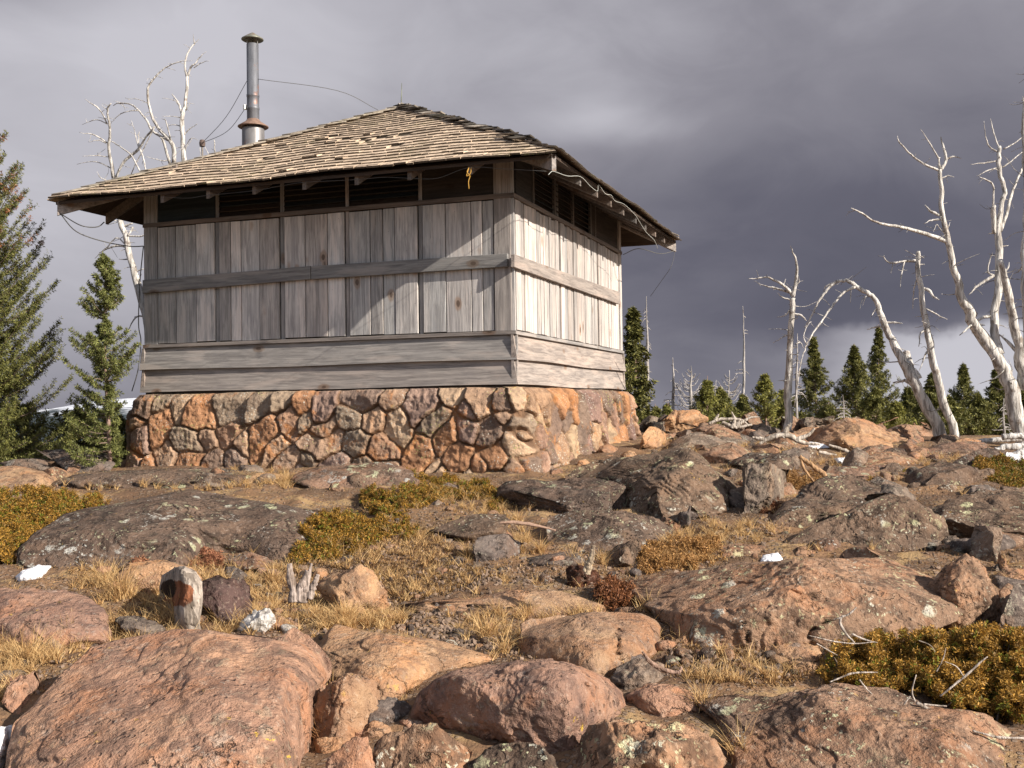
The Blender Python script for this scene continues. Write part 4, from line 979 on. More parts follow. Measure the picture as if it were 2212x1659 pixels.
# the rubble ridge right of the cabin
B('sunlit tan boulder on the skyline just right of the stone base', 'tan', [(1390,930),(1420,908),(1448,893),(1480,884),(1515,889),(1532,905),(1500,920),(1440,938),(1400,940)], D=13.2, lay=.2)
B('brown rock below the sunlit skyline boulder', 'mid', [(1454,940),(1472,920),(1500,913),(1525,915),(1535,930),(1500,945)], D=12.4, lay=.2)
B('flat-topped brown rock next to the bleached roots', 'mid', [(1497,940),(1513,920),(1547,921),(1590,943),(1575,962),(1519,958)], D=12.0, lay=.3)
B('grey sharp-edged rock with a shaded left face by the cabin', 'grey', [(1420,965),(1451,940),(1490,933),(1556,957),(1520,976),(1462,978)], D=11.0, lay=.2, facets=6)
B('brown slab in front of the grey sharp-edged rock', 'mid', [(1480,976),(1547,957),(1590,955),(1616,985),(1580,1012),(1519,1006)], D=10.2, lay=.5)
St('pointed stone below the white snag', 'grey', [(1612,934),(1638,909),(1661,913),(1680,937),(1640,946)], D=13.0, lay=.2)
B('dark overhanging rock above the squared block', 'dark', [(1545,1012),(1604,989),(1647,980),(1704,978),(1734,1017),(1700,1036),(1618,1010)], D=9.4, lay=.4)
B('squared grey block standing over a dark hollow', 'grey', [(1570,1022),(1604,1003),(1661,1001),(1691,1038),(1669,1050),(1650,1090),(1636,1136),(1595,1132),(1588,1070)], D=7.5, lay=.2, facets=6, boxy=3.5, res=6)
St('rust brown stone by the snowy roots', 'mid', [(1608,970),(1633,957),(1689,958),(1708,980),(1650,990)], D=10.6, lay=.4)
B('largest pale tan boulder on the right skyline', 'tan', [(1716,950),(1750,926),(1783,906),(1820,901),(1853,930),(1843,955),(1811,964),(1797,976),(1765,968)], D=12.6, lay=.2, res=6)
B('grey dome behind the largest pale skyline boulder', 'grey', [(1706,932),(1726,909),(1754,900),(1785,906),(1760,936)], D=14.0, lay=.1)
B('tan boulder with a rounded crest on the far right skyline', 'tan', [(1843,930),(1868,914),(1896,903),(1919,913),(1949,946),(1925,958),(1868,945)], D=14.0, lay=.2, res=6)
B('low tan boulder in front of the crested skyline one', 'tan', [(1804,962),(1834,937),(1868,933),(1916,950),(1930,966),(1868,978),(1820,976)], D=12.2, lay=.3)
B('tan boulder sloping down right below the skyline', 'tan', [(1915,968),(1930,956),(1955,954),(1985,969),(2014,993),(1990,1002),(1950,990)], D=11.2, lay=.4)
B('low brown mound of rock left of the fallen logs', 'mid', [(1975,966),(2038,954),(2084,958),(2086,976),(2038,994),(1990,990)], D=12.0, lay=.6)
B('dark brown rock under the twin leaning snags', 'dark', [(2000,950),(2024,940),(2052,938),(2082,955),(2045,966)], D=13.5, lay=.3)
B('wide low brown rock in the middle of the right slope', 'mid', [(1815,1000),(1854,980),(1910,975),(1953,984),(1975,1004),(1896,1016)], D=10.2, lay=.5)
B('dark pointed rock left of the far right juniper', 'dark', [(2034,1008),(2064,980),(2089,970),(2123,975),(2140,992),(2112,1012),(2080,1018)], D=9.8, lay=.3)
St('bleached pale rock touching the right end of the stone base', 'tan', [(1380,930),(1395,922),(1413,927),(1432,949),(1412,972),(1385,978)], D=12.2, lay=.1)
St('small tilted grey plate in the hollow below the largest dark boulder', 'grey', [(1448,1118),(1476,1108),(1500,1090),(1504,1124),(1490,1152),(1470,1150)], D=6.9, lay=.1, thick=.7, facets=6)
St('small brown stone left of the tilted grey plate', 'mid', [(1418,1122),(1434,1112),(1473,1136),(1468,1160),(1437,1142)], D=6.85, lay=.2)
St('brown stone leaning at the left end of the massive slab', 'mid', [(1360,1268),(1400,1255),(1440,1262),(1445,1290),(1400,1300),(1370,1290)], D=5.05, lay=.6)
B('long dark ledge between the squared block and the right juniper', 'mid', [(1690,1030),(1760,1008),(1880,1004),(1955,1014),(1965,1035),(1880,1040),(1760,1045)], D=8.6, lay=.7, res=6)
B('dark low rock left of the far right boulder', 'dark', [(1880,1010),(1930,1000),(1958,1006),(1962,1032),(1920,1040),(1885,1034)], D=8.9, lay=.4)
St('orange stone at the left edge of the wide lichen slab', 'warm', [(40,1205),(70,1190),(110,1195),(120,1220),(70,1228)], D=5.6, lay=.5)
St('brown stone under the right end of the wide lichen slab', 'mid', [(500,1200),(560,1195),(610,1215),(600,1232),(530,1230)], D=5.75, lay=.4)
St('brown low rock at the foot of the broken stubs', 'tan', [(560,1350),(600,1330),(640,1328),(660,1345),(630,1362),(580,1366)], D=4.6, lay=.6)
St('reddish stone beside the pale driftwood curl', 'mid', [(1490,1455),(1520,1440),(1570,1440),(1600,1460),(1580,1482),(1510,1480)], D=4.2, lay=.6)
Sl('broad low slab right of the footpath gravel', 'mid', [(1500,1180),(1560,1172),(1650,1180),(1670,1200),(1620,1212),(1530,1210)], D=5.9, lay=.8, thick=.4)

# angular rocks packed between the traced ones
def filler(zone, n, wpx, mats, label, group, seed):
    rg = np.random.default_rng(seed); xs = [p[0] for p in zone]; ysq = [p[1] for p in zone]; k = 0
    while k < n:
        px, py = rg.uniform(min(xs), max(xs)), rg.uniform(min(ysq), max(ysq))
        if not inpoly(px, py, zone): continue
        w_ = wpx*rg.uniform(.5, 1.4)*(.35+.65*(py-900)/400 if py > 900 else .4); h_ = w_*rg.uniform(.42, .75); m = int(rg.integers(6, 9)); a = np.sort(rg.uniform(0, 2*math.pi, m)+np.arange(m)*.0)
        a = np.linspace(0, 2*math.pi, m, endpoint=False)+rg.uniform(-.3, .3, m); r = rg.uniform(.72, 1.12, m)
        poly = [(px+w_*r[i]*math.cos(a[i])*.5, py-h_*.5-h_*r[i]*math.sin(a[i])*.5) for i in range(m)]
        global _fill; _fill += 1
        o = rock('rock', label+' '*0, mats[int(rg.integers(len(mats)))], poly, lay=.35, thick=1, res=4, facets=6, group=group, boxy=3, rough=1.2, salt=_fill); k += 1
_fill = 0
def inpoly(x, y, poly):
    r = False; n = len(poly); j = n-1
    for i in range(n):
        if (poly[i][1] > y) != (poly[j][1] > y) and x < (poly[j][0]-poly[i][0])*(y-poly[i][1])/(poly[j][1]-poly[i][1])+poly[i][0]: r = not r
        j = i
    return r
filler([(1400,925),(1560,918),(1700,930),(1860,925),(1960,955),(2090,965),(2120,1000),(1950,1012),(1700,1008),(1560,1000),(1400,985)], 70, 120, ['mid', 'mid', 'dark', 'tan', 'grey'], 'angular brown rock packed into the rubble ridge right of the cabin', 'rocks of the rubble ridge', 5)
filler([(1330,1010),(1700,1010),(1960,1020),(2200,1060),(2180,1140),(1990,1140),(1700,1130),(1500,1150),(1350,1120)], 34, 105, ['dark', 'mid', 'dark', 'grey'], 'dark broken rock filling a gap between the dark boulders', 'rocks between the dark boulders', 6)
filler([(100,1040),(620,1045),(900,1050),(1080,1060),(1080,1120),(900,1120),(640,1065),(100,1065)], 18, 85, ['dark', 'mid', 'grey'], 'flat broken rock lying along the foot of the stone base', 'rocks along the foot of the stone base', 7)
filler([(620,1400),(900,1440),(900,1600),(700,1700),(640,1600)], 9, 45, ['warm', 'tan', 'mid'], 'orange broken rock wedged between the foreground boulders', 'rocks wedged in the foreground', 8)
filler([(1140,1240),(1330,1290),(1440,1420),(1540,1520),(1440,1480),(1280,1480),(1110,1440)], 9, 45, ['tan', 'mid', 'grey'], 'brown broken rock lying around the tan block', 'rocks around the tan block', 9)
filler([(0,1400),(250,1390),(260,1420),(120,1450),(0,1530)], 8, 50, ['warm', 'tan', 'grey'], 'orange broken rock in the straw at the left edge', 'rocks in the straw at the left edge', 10)
filler([(880,1170),(1180,1180),(1260,1240),(1250,1262),(1000,1262),(860,1240)], 10, 34, ['grey', 'mid', 'tan'], 'brown broken rock on the gravelly ground in the middle', 'rocks on the gravelly ground', 11)
filler([(440,1225),(620,1230),(690,1240),(700,1330),(600,1345),(540,1290),(430,1260)], 9, 42, ['tan', 'mid', 'grey'], 'brown broken rock in the straw around the split stubs', 'rocks around the split stubs', 17)
filler([(640,1215),(760,1200),(900,1170),(1000,1180),(1020,1240),(860,1250),(700,1230)], 11, 45, ['mid', 'grey', 'tan'], 'brown broken rock on the grassy slope in the middle', 'rocks on the middle slope', 18)
filler([(130,1215),(280,1205),(290,1300),(250,1330),(190,1270)], 6, 42, ['tan', 'warm', 'grey'], 'orange broken rock in the straw left of the hollow stump', 'rocks left of the hollow stump', 19)
filler([(1560,1170),(1680,1215),(1900,1170),(2000,1160),(2150,1180),(2120,1200),(1900,1190),(1620,1225)], 14, 70, ['mid', 'grey', 'dark'], 'brown broken rock lodged behind the massive cracked slab', 'rocks behind the massive slab', 15)
filler([(1380,990),(1420,1000),(1300,1010),(1180,1035),(1240,1000),(1390,960)], 9, 70, ['mid', 'tan', 'grey'], 'brown broken rock beside the right end of the stone base', 'rocks beside the stone base', 16)
filler([(1440,1405),(1640,1420),(1760,1440),(1760,1475),(1600,1500),(1480,1470)], 10, 50, ['mid', 'grey', 'tan'], 'brown broken rock at the foot of the massive cracked slab', 'rocks at the foot of the massive slab', 14)
filler([(1960,1190),(2200,1190),(2210,1380),(2150,1390),(2160,1290),(2110,1200)], 15, 85, ['grey', 'mid', 'dark'], 'shaded broken rock below the big right edge boulder', 'rocks below the right edge boulder', 12)
# loose stones that nothing tells apart
def stone_protos(n):
    out = []
    for k in range(n):
        S, Fc = ico(3); rg = np.random.default_rng(500+k)
        V = S*np.array([1, rg.uniform(.6, .9), rg.uniform(.45, .7)])
        for _ in range(8):
            nrm_ = rg.normal(size=3); nrm_ /= np.linalg.norm(nrm_); dd = V@nrm_; lim = rg.uniform(.45, .75)
            V = V-np.clip(dd-lim, 0, None)[:, None]*nrm_*.9
        V = V*(1+.10*fbm(V*2+k*7, 3, k))[:, None]
        out.append(mesh_obj('loose_stone', V*.1, Fc, M[['grey', 'tan', 'mid', 'dark', 'warm'][k % 5]], None, True))
    return out
protos = stone_protos(10); used = [False]*10
def inpoly(x, y, poly):
    r = False; n = len(poly); j = n-1
    for i in range(n):
        if (poly[i][1] > y) != (poly[j][1] > y) and x < (poly[j][0]-poly[i][0])*(y-poly[i][1])/(poly[j][1]-poly[i][1])+poly[i][0]: r = not r
        j = i
    return r
def gpt(px, py):
    Y_ = hit(px, py); p = at(px, py, Y_); p[2] = float(gz(p[0], p[1])); return p
GROUNDPOLY = [(860,1090),(1080,1090),(1200,1190),(1480,1170),(1640,1130),(1640,1215),(1450,1235),(1330,1260),(1090,1270),(860,1290),(640,1360),(600,1300),(640,1225)]
zones = [(GROUNDPOLY, 60), ([(870,1290),(1090,1345),(1120,1430),(1010,1410),(900,1370),(820,1345)], 28), ([(1430,1400),(1640,1425),(1760,1470),(1620,1500),(1520,1490),(1440,1470)], 22),
         ([(0,1400),(230,1390),(160,1420),(60,1480),(0,1530)], 14), ([(1380,900),(2080,940),(2130,1000),(1950,1010),(1600,1000),(1400,960)], 46), ([(140,1225),(620,1225),(620,1330),(430,1340),(240,1320)], 18), ([(0,1000),(160,1000),(900,1040),(880,1060),(500,1060),(100,1060)], 22), ([(1300,1020),(2200,1040),(2200,1250),(1900,1200),(1300,1260)], 55)]
cnt = 0
for poly, n in zones:
    xs = [p[0] for p in poly]; ysq = [p[1] for p in poly]; k = 0
    while k < n:
        px, py = rng.uniform(min(xs), max(xs)), rng.uniform(min(ysq), max(ysq))
        if not inpoly(px, py, poly): continue
        k += 1; p = gpt(px, py); q = int(rng.integers(10)); o = protos[q]
        if used[q]: o = o.copy(); COL.objects.link(o)
        used[q] = True; s = rng.uniform(.22, .8)**1.3*(1.6 if p[1] > 9 else .85)
        o.location = (p[0], p[1], p[2]+.012*s); o.scale = (s, s*rng.uniform(.8, 1.2), s*rng.uniform(.7, 1.1)); o.rotation_euler = (rng.uniform(-.3, .3), rng.uniform(-.3, .3), rng.uniform(0, 6.28))
        tag(o, 'small loose stone lying on the ground between the boulders', 'stone', 'loose stones between the boulders'); cnt += 1
# gravel
mb = MB(); S, Fc = ico(1)
for poly, n in (([(880,1225),(1140,1225),(1270,1262),(1100,1272),(870,1294)], 500), ([(900,1300),(1000,1335),(1110,1350),(1120,1425),(1030,1405),(930,1375),(830,1350)], 900),
                ([(1440,1420),(1640,1428),(1740,1470),(1600,1490),(1450,1470)], 350), ([(1500,1160),(1680,1130),(1660,1180),(1560,1215),(1450,1230)], 400), ([(640,1290),(880,1290),(860,1340),(660,1345)], 350), (GROUNDPOLY, 1100), ([(0,1010),(1080,1035),(1400,940),(2110,950),(2212,1000),(2212,1500),(1500,1500),(600,1400),(0,1540)], 3800)):
    xs = [p[0] for p in poly]; ysq = [p[1] for p in poly]; k = 0
    while k < n:
        px, py = rng.uniform(min(xs), max(xs)), rng.uniform(min(ysq), max(ysq))
        if not inpoly(px, py, poly): continue
        k += 1; Yd = 3.6+0; p = gpt(px, py); s = rng.uniform(.005, .017)*rng.uniform(.6, 1.5)
        A = rng.normal(size=(3, 3)); Qm, _ = np.linalg.qr(A); V = (S*np.array([1, .75, .5])*(1+rng.uniform(-.25, .25, (len(S), 1))))@Qm*s
        b = rng.uniform(.06, .2); mb.add(V+p+[0, 0, s*.1], None, Fc, (b*1.25, b*.9, b*.68))
tag(mb.build('gravel', M['pebble']), kind='stuff')

# ------------------------------------------------------------------ dead trees, traced limb by limb
rng = np.random.default_rng(21)
def snag(label, Y, limbs, cat='dead tree', name='dead_tree', group=None, base_z=None, twigs=1.0, colr=(.54, .525, .505), spread=.22, ground=True):
    """limbs: (points px,py ; radii in px). First limb is the trunk; the rest lean towards or away from the camera"""
    tr = limbs[0]; p0 = at(tr[0][0][0], tr[0][0][1], Y); gzv = float(gz(p0[0], p0[1]))
    root = empty(name, (p0[0], p0[1], min(gzv, p0[2])))
    tag(root, label, cat, group)
    rg = np.random.default_rng(int(tr[0][0][0]*7+Y)); trunkpts = []
    for li, (pts, rad) in enumerate(limbs):
        P2 = curve(pts, 5); P2[1:] = P2[1:]+rg.normal(size=(len(P2)-1, 2))*np.interp(np.linspace(0, 1, len(P2)), [0, 1], [max(rad)*.05, .6])[1:, None]; R2 = np.interp(np.linspace(0, 1, len(P2)), np.linspace(0, 1, len(rad)), rad)
        n = len(P2); L_ = np.concatenate([[0], np.cumsum(np.linalg.norm(np.diff(P2, axis=0), axis=1))])
        if li == 0: dep = Y+.12*np.sin(L_/140+rg.uniform(0, 6))*1.0
        else:
            # start at the depth of the closest earlier limb point, then drift
            q = np.array([[a[0], a[1]] for a in trunkpts]); k = int(np.argmin(np.hypot(q[:, 0]-P2[0, 0], q[:, 1]-P2[0, 1]))); y0 = trunkpts[k][2]
            sl = rg.choice([-1, 1])*rg.uniform(.3, 1)*spread*2; dep = y0+sl*L_*Y/F*(.5+.5*L_/max(L_[-1], 1))
        P3 = atv(P2[:, 0], P2[:, 1], dep); R3 = np.maximum(R2*Y/F, .0022*Y/12)
        if li == 0 and ground and P3[0, 2] > gzv-.1:
            P3 = np.concatenate([[[P3[0, 0], P3[0, 1], gzv-.3]], P3]); R3 = np.concatenate([[R3[0]*1.15], R3])
        jit = np.stack([vnoise(np.stack([L_*.03, L_*0+li, L_*0+k_], -1), 5+k_) for k_ in range(3)], -1)*R3[-n:, None]*.35
        P3[-n:] += jit
        for a, b in zip(P2, dep): trunkpts.append((a[0], a[1], b))
        mb = MB(); mb.tube(P3, R3, 10 if li == 0 or max(rad) > 6 else 6, colr, rough=.14, seed=li+3)
        m = int(L_[-1]/26*twigs)
        for _ in range(m):
            t = rg.uniform(.12, .97); i = int(t*(n-1)); p = P3[-n:][i]; r = R3[-n:][i]
            d = rg.normal(size=3); d[2] = d[2]*.5+.05; tn = P3[-n:][min(i+1, n-1)]-P3[-n:][max(i-1, 0)]; tn /= np.linalg.norm(tn)+1e-9
            d -= tn*(d@tn)*.8; d /= np.linalg.norm(d); ln = rg.uniform(.25, 1)**2*(.28 if li == 0 else .16)*(Y/12)**.6+r
            mid = p+d*ln*.5+rg.normal(size=3)*.02*ln*4; end = p+d*ln+np.array([0, 0, rg.uniform(-.3, .25)*ln])
            mb.tube(curve([p-d*r*.5, mid, end], 3), np.linspace(max(.0035, r*.16), .0018, 7)*(Y/12)**.5, 4, np.array(colr)*rg.uniform(.5, 1), cap=False)
        mb.build('trunk' if li == 0 else 'limb', M['snag'], root, True, loc=None)
    for c in root.children:                     # meshes were built in world space
        c.location = -root.location
    return root
cA = lambda x, y: (1335.4+.4498*x, 235.7+.4498*y)
cB = lambda x, y: (78.6+.3196*x, 47.1+.3196*y)
cC = lambda x, y: (.4498*x, 275+.4498*y)
def lim(f, pts, rad, k=.45): return ([f(*p) for p in pts], [r*k for r in rad])
snag('straight white snag with a flat side branch near its top on the skyline', 14.2, [
    lim(cA, [(815,1540),(820,1300),(828,1100),(836,960),(840,905)], [21,18,15,13,12]),
    lim(cA, [(840,905),(848,850),(857,780),(853,720),(840,690),(828,655)], [11,8,6,5,3,1]),
    lim(cA, [(836,890),(800,850),(750,820),(710,806),(660,815),(622,815)], [9,6,5,4,3,1]), lim(cA, [(832,885),(770,862),(710,850),(650,825)], [6,5,3,1]),
    lim(cA, [(828,915),(790,905),(765,880)], [5,3,1]), lim(cA, [(850,850),(868,830),(866,800)], [5,3,1]), lim(cA, [(790,850),(805,815)], [3,1]),
    lim(cA, [(846,985),(880,992),(905,1018)], [6,5,2]), lim(cA, [(825,965),(805,990),(765,1000)], [4,3,1]), lim(cA, [(822,1080),(800,1090),(745,1122)], [4,3,1]),
    lim(cA, [(830,1150),(800,1162)], [3,1]), lim(cA, [(845,1180),(870,1180)], [3,1]), lim(cA, [(740,850),(750,870)], [2,1]), lim(cA, [(850,1130),(875,1120),(890,1150)], [3,2,1])])
snag('silver snag bent over into a long arch on the right', 13.6, [
    lim(cA, [(1555,1570),(1480,1420),(1400,1280),(1345,1170),(1295,1065),(1250,950),(1205,890),(1145,852),(1090,826),(1040,832),(995,875),(960,930),(925,1000),(895,1050)], [32,27,24,19,16,13,11,9,8,7,6,5,4,2]),
    lim(cA, [(1140,856),(1085,878),(1035,935),(985,1005),(935,1075),(905,1130),(880,1200)], [7,6,5,5,4,3,2]), lim(cA, [(905,1130),(890,1090),(915,1030),(930,1020)], [3,2,2,1]),
    lim(cA, [(1428,1300),(1405,1230),(1385,1160)], [24,20,17]), lim(cA, [(1490,1430),(1440,1350),(1390,1305),(1320,1312)], [14,12,9,3]),
    lim(cA, [(1290,1045),(1250,1045),(1195,1058)], [6,5,2]), lim(cA, [(1285,1025),(1330,1025),(1368,1030)], [5,4,1]), lim(cA, [(1040,832),(1000,850),(985,880)], [4,3,1]),
    lim(cA, [(1120,865),(1115,930)], [3,1]), lim(cA, [(1200,890),(1170,920),(1160,960)], [3,2,1]), lim(cA, [(880,1200),(860,1320),(845,1430)], [3,3,2]), lim(cA, [(1245,950),(1210,1000)], [4,1])])
snag('leaning broken-topped snag with dangling twigs beside the arched one', 13.3, [
    lim(cA, [(1625,1575),(1562,1400),(1515,1235),(1485,1060),(1458,900),(1438,760),(1437,685)], [22,19,18,15,13,11,10]),
    lim(cA, [(1428,728),(1375,730),(1310,738),(1282,722),(1275,700)], [6,5,4,3,1]), lim(cA, [(1375,732),(1362,790),(1355,855)], [4,3,1]), lim(cA, [(1320,740),(1310,790)], [3,1]),
    lim(cA, [(1462,862),(1495,872),(1515,900),(1542,915)], [8,7,5,2]), lim(cA, [(1440,800),(1420,870),(1415,960)], [4,3,1]), lim(cA, [(1475,1060),(1450,1080),(1445,1140)], [6,4,2]),
    lim(cA, [(1500,1080),(1515,1130),(1510,1180)], [5,4,1]), lim(cA, [(1480,960),(1530,985),(1580,1012)], [4,3,1]), lim(cA, [(1440,745),(1470,745)], [5,2]), lim(cA, [(1440,700),(1470,715)], [4,1]),
    lim(cA, [(1495,1150),(1470,1190),(1445,1260)], [5,4,1])], twigs=1.6)
snag('tall forked white snag curving up at the right edge', 12.9, [
    lim(cA, [(1950,1640),(1900,1400),(1845,1250),(1780,1130),(1700,1010),(1640,880),(1600,720),(1580,620),(1560,520),(1552,400),(1548,290)], [40,36,33,30,26,20,15,13,12,10,9]),
    lim(cA, [(1548,290),(1540,260),(1542,230)], [7,5,3]), lim(cA, [(1550,295),(1575,245),(1565,185),(1548,130)], [8,7,5,2]), lim(cA, [(1540,296),(1470,262),(1395,208),(1348,155),(1342,128)], [6,5,4,3,1]),
    lim(cA, [(1540,240),(1500,170),(1450,95)], [4,3,1]), lim(cA, [(1576,240),(1610,228),(1652,236)], [5,4,1]), lim(cA, [(1580,636),(1500,606),(1400,578),(1290,555),(1230,540),(1170,500),(1118,475)], [11,9,8,6,5,4,2]),
    lim(cA, [(1548,530),(1505,535),(1470,552)], [5,4,1]), lim(cA, [(1545,512),(1505,492),(1472,463)], [7,6,2]), lim(cA, [(1556,330),(1585,320),(1610,328)], [4,3,1]), lim(cA, [(1578,580),(1595,545)], [4,1]),
    lim(cA, [(1700,1010),(1720,985),(1708,975)], [9,6,3]), lim(cA, [(1575,600),(1550,580),(1530,555),(1515,590)], [3,2,2,1]),
    lim(cA, [(1830,1180),(1806,1090),(1812,950),(1828,820),(1834,700),(1824,580),(1845,460),(1855,390),(1832,280),(1830,180)], [26,22,19,18,18,16,12,11,11,9]),
    lim(cA, [(1828,185),(1812,140),(1795,90),(1788,45)], [4,3,3,1]), lim(cA, [(1822,205),(1775,170),(1756,60)], [4,3,1]), lim(cA, [(1832,590),(1868,490),(1890,400),(1925,320),(1960,245)], [9,8,7,6,4]),
    lim(cA, [(1806,598),(1798,500),(1800,460)], [10,13,10]), lim(cA, [(1800,470),(1802,370),(1770,340),(1730,325)], [5,4,4,1]), lim(cA, [(1850,190),(1900,165),(1975,110)], [4,3,2]),
    lim(cA, [(1845,280),(1900,240),(1975,170)], [4,3,2]), lim(cA, [(1820,248),(1760,258),(1690,266)], [4,3,1]), lim(cA, [(1822,282),(1770,296),(1722,325)], [4,3,1]),
    lim(cA, [(1808,998),(1755,1000),(1700,1032),(1638,1086)], [9,7,6,2]), lim(cA, [(1800,800),(1750,832),(1712,860),(1683,895)], [8,7,5,2]), lim(cA, [(1808,800),(1775,780),(1785,720),(1800,690)], [5,4,3,1]),
    lim(cA, [(1840,660),(1875,655)], [4,1]), lim(cA, [(1840,790),(1870,765),(1880,735)], [6,4,1]), lim(cA, [(1808,595),(1775,600)], [6,2]),
    lim(cA, [(1950,1350),(1925,1150),(1895,1000),(1870,860),(1838,720)], [34,24,21,18,12]), lim(cA, [(1925,1180),(1880,1130),(1830,1080)], [10,8,3])])
snag('white snag reaching in from beyond the right edge', 12.4, [
    lim(cA, [(1995,1500),(1975,1200),(1962,900),(1948,700),(1960,400),(1950,50),(1962,-120),(1952,-200)], [30,26,20,16,14,11,8,4]), lim(cA, [(1965,700),(1930,770),(1900,790)], [5,4,1]),
    lim(cA, [(1970,50),(1948,-30),(1942,-60)], [5,3,1]), lim(cA, [(1965,910),(1910,915)], [4,1]), lim(cA, [(1968,1080),(1925,1060)], [4,1])])
# behind the cabin
snag('white many-branched snag rising behind the left end of the roof', 15.6, [
    lim(cB, [(1010,1100),(1000,925),(990,800),(985,650),(1010,550),(1020,370)], [20,17,16,14,12,9], .32),
    lim(cB, [(1020,370),(1003,300),(1010,240),(1050,170),(1068,150)], [9,7,6,5,4], .32), lim(cB, [(1068,150),(1100,115)], [4,1], .32), lim(cB, [(1066,150),(1058,85)], [4,1], .32), lim(cB, [(1020,370),(1045,310),(1070,290)], [8,7,6], .32),
    lim(cB, [(1070,290),(1100,245),(1150,198)], [5,4,1], .32), lim(cB, [(1065,310),(1110,280),(1170,262)], [4,3,1], .32), lim(cB, [(985,640),(960,550),(915,488)], [9,7,3], .32), lim(cB, [(978,650),(930,640),(850,640)], [3,2,1], .32),
    lim(cB, [(995,770),(1030,730),(1090,690)], [6,4,1], .32), lim(cB, [(1010,600),(1040,545)], [4,1], .32), lim(cB, [(930,960),(920,830),(820,715),(775,610),(755,450),(850,325),(965,272),(1050,262)], [16,14,10,9,8,5,3,1], .32),
    lim(cB, [(905,960),(860,810),(840,780)], [11,9,4], .32), lim(cB, [(890,800),(780,735),(745,665),(660,570),(560,550),(520,565)], [9,8,7,5,4,2], .32), lim(cB, [(690,600),(620,605),(560,630),(500,690)], [4,3,3,1], .32),
    lim(cB, [(925,860),(880,690),(865,650)], [6,4,1], .32), lim(cB, [(985,710),(930,695),(890,705)], [4,3,1], .32), lim(cB, [(1000,880),(1040,790),(1090,800)], [4,3,1], .32), lim(cB, [(750,550),(690,525),(600,520)], [2,2,1], .32),
    lim(cB, [(960,560),(930,530),(850,515)], [3,2,1], .32), lim(cB, [(1110,930),(1108,850)], [3,2], .32), lim(cB, [(1205,880),(1203,795)], [5,3], .32), lim(cB, [(1165,900),(1130,830)], [3,1], .32), lim(cB, [(905,930),(850,940),(740,910)], [4,3,1], .32)], twigs=1.2)
snag('crooked white snag at the left end of the cabin, seen above and below the eave', 14.6, [
    lim(cC, [(760,1250),(720,1000),(690,860),(645,700),(612,560),(580,450),(548,250)], [24,22,20,16,14,12,10]),
    lim(cB, [(527,1060),(490,880),(495,750),(480,600),(500,550)], [14,11,9,7,4], .32), lim(cB, [(478,690),(440,610),(400,570),(325,520)], [5,4,4,1], .32), lim(cB, [(482,600),(440,560)], [3,1], .32),
    lim(cB, [(480,690),(400,662),(310,697)], [4,3,1], .32), lim(cB, [(490,825),(390,765),(290,750)], [5,4,1], .32), lim(cB, [(470,820),(420,800),(350,815)], [4,3,1], .32), lim(cB, [(495,915),(400,905),(310,910)], [3,3,1], .32), lim(cB, [(505,990),(400,945),(270,965)], [4,3,1], .32),
    lim(cB, [(535,1060),(590,950),(690,860),(740,780),(800,710)], [9,10,9,7,6], .32), lim(cB, [(800,710),(780,750),(640,1030)], [4,4,3], .32), lim(cB, [(700,860),(725,930),(740,1010)], [6,5,5], .32), lim(cB, [(700,1010),(640,900),(560,840),(500,805)], [6,5,4,3], .32),
    lim(cB, [(690,850),(665,750),(640,665)], [4,3,1], .32), lim(cB, [(700,860),(690,800),(695,745)], [5,4,3], .32), lim(cB, [(480,1075),(430,1050),(410,1010)], [4,3,1], .32),
    lim(cC, [(585,480),(635,460)], [6,3]), lim(cC, [(600,520),(660,525),(705,518)], [4,4,3]), lim(cC, [(605,575),(560,570),(500,590),(455,628)], [6,5,3,1]), lim(cC, [(600,560),(560,530),(520,570),(485,600)], [4,3,3,1]),
    lim(cC, [(625,630),(600,635),(570,632)], [4,3,1]), lim(cC, [(690,905),(650,915),(600,1000)], [5,4,1]), lim(cC, [(655,690),(690,680)], [4,2]), lim(cC, [(640,480),(615,520)], [6,4])])
# thin far snags
for lb, px, top, bot, Y, r, sp in (('tall thin grey snag close behind the dark spruce right of the cabin', 1396, 640, 905, 21, 4.5, 1), ('lone needle-thin snag standing alone against the dark cloud', 1606, 662, 915, 26, 3.5, .6),
                               ('thin pale snag left of the yellow-green young firs', 1455, 772, 905, 22, 4, .8), ('fan-branched pale snag among the young firs', 1492, 790, 905, 22, 4, 1.6), ('short forked grey snag behind the young firs', 1575, 800, 910, 24, 2.5, 1.3),
                               ('short pale snag right of the lone thin one', 1545, 820, 910, 23, 3, 1), ('thin grey snag right behind the straight white snag', 1722, 720, 905, 19, 3, 1), ('small dead sapling on the skyline boulders', 1822, 853, 925, 15, 2.2, .9), ('grey dead spar at the edge of the right hand spruces', 2170, 860, 935, 17, 3, 1)):
    rg = np.random.default_rng(px); limbs = [([(px+rg.uniform(-3, 3), bot+30), (px+rg.uniform(-3, 3), (top+bot)/2), (px+rg.uniform(-2, 2), top)], [r, r*.75, .6])]
    for k in range(int(26*sp)):
        y = rg.uniform(top+12, bot-6); q = (y-top)/(bot-top); ln = (6+26*q)*rg.uniform(.4, 1)*(1.5 if sp > 1.2 else 1); s_ = rg.choice([-1, 1]); up = -.9 if sp > 1.2 else rg.uniform(-.1, .9)
        limbs.append(([(px, y), (px+s_*ln*.5, y+ln*.15*up), (px+s_*ln, y+ln*up)], [1.1, .8, .4]))
    snag(lb, Y, limbs, twigs=.0, colr=(.40, .38, .37))
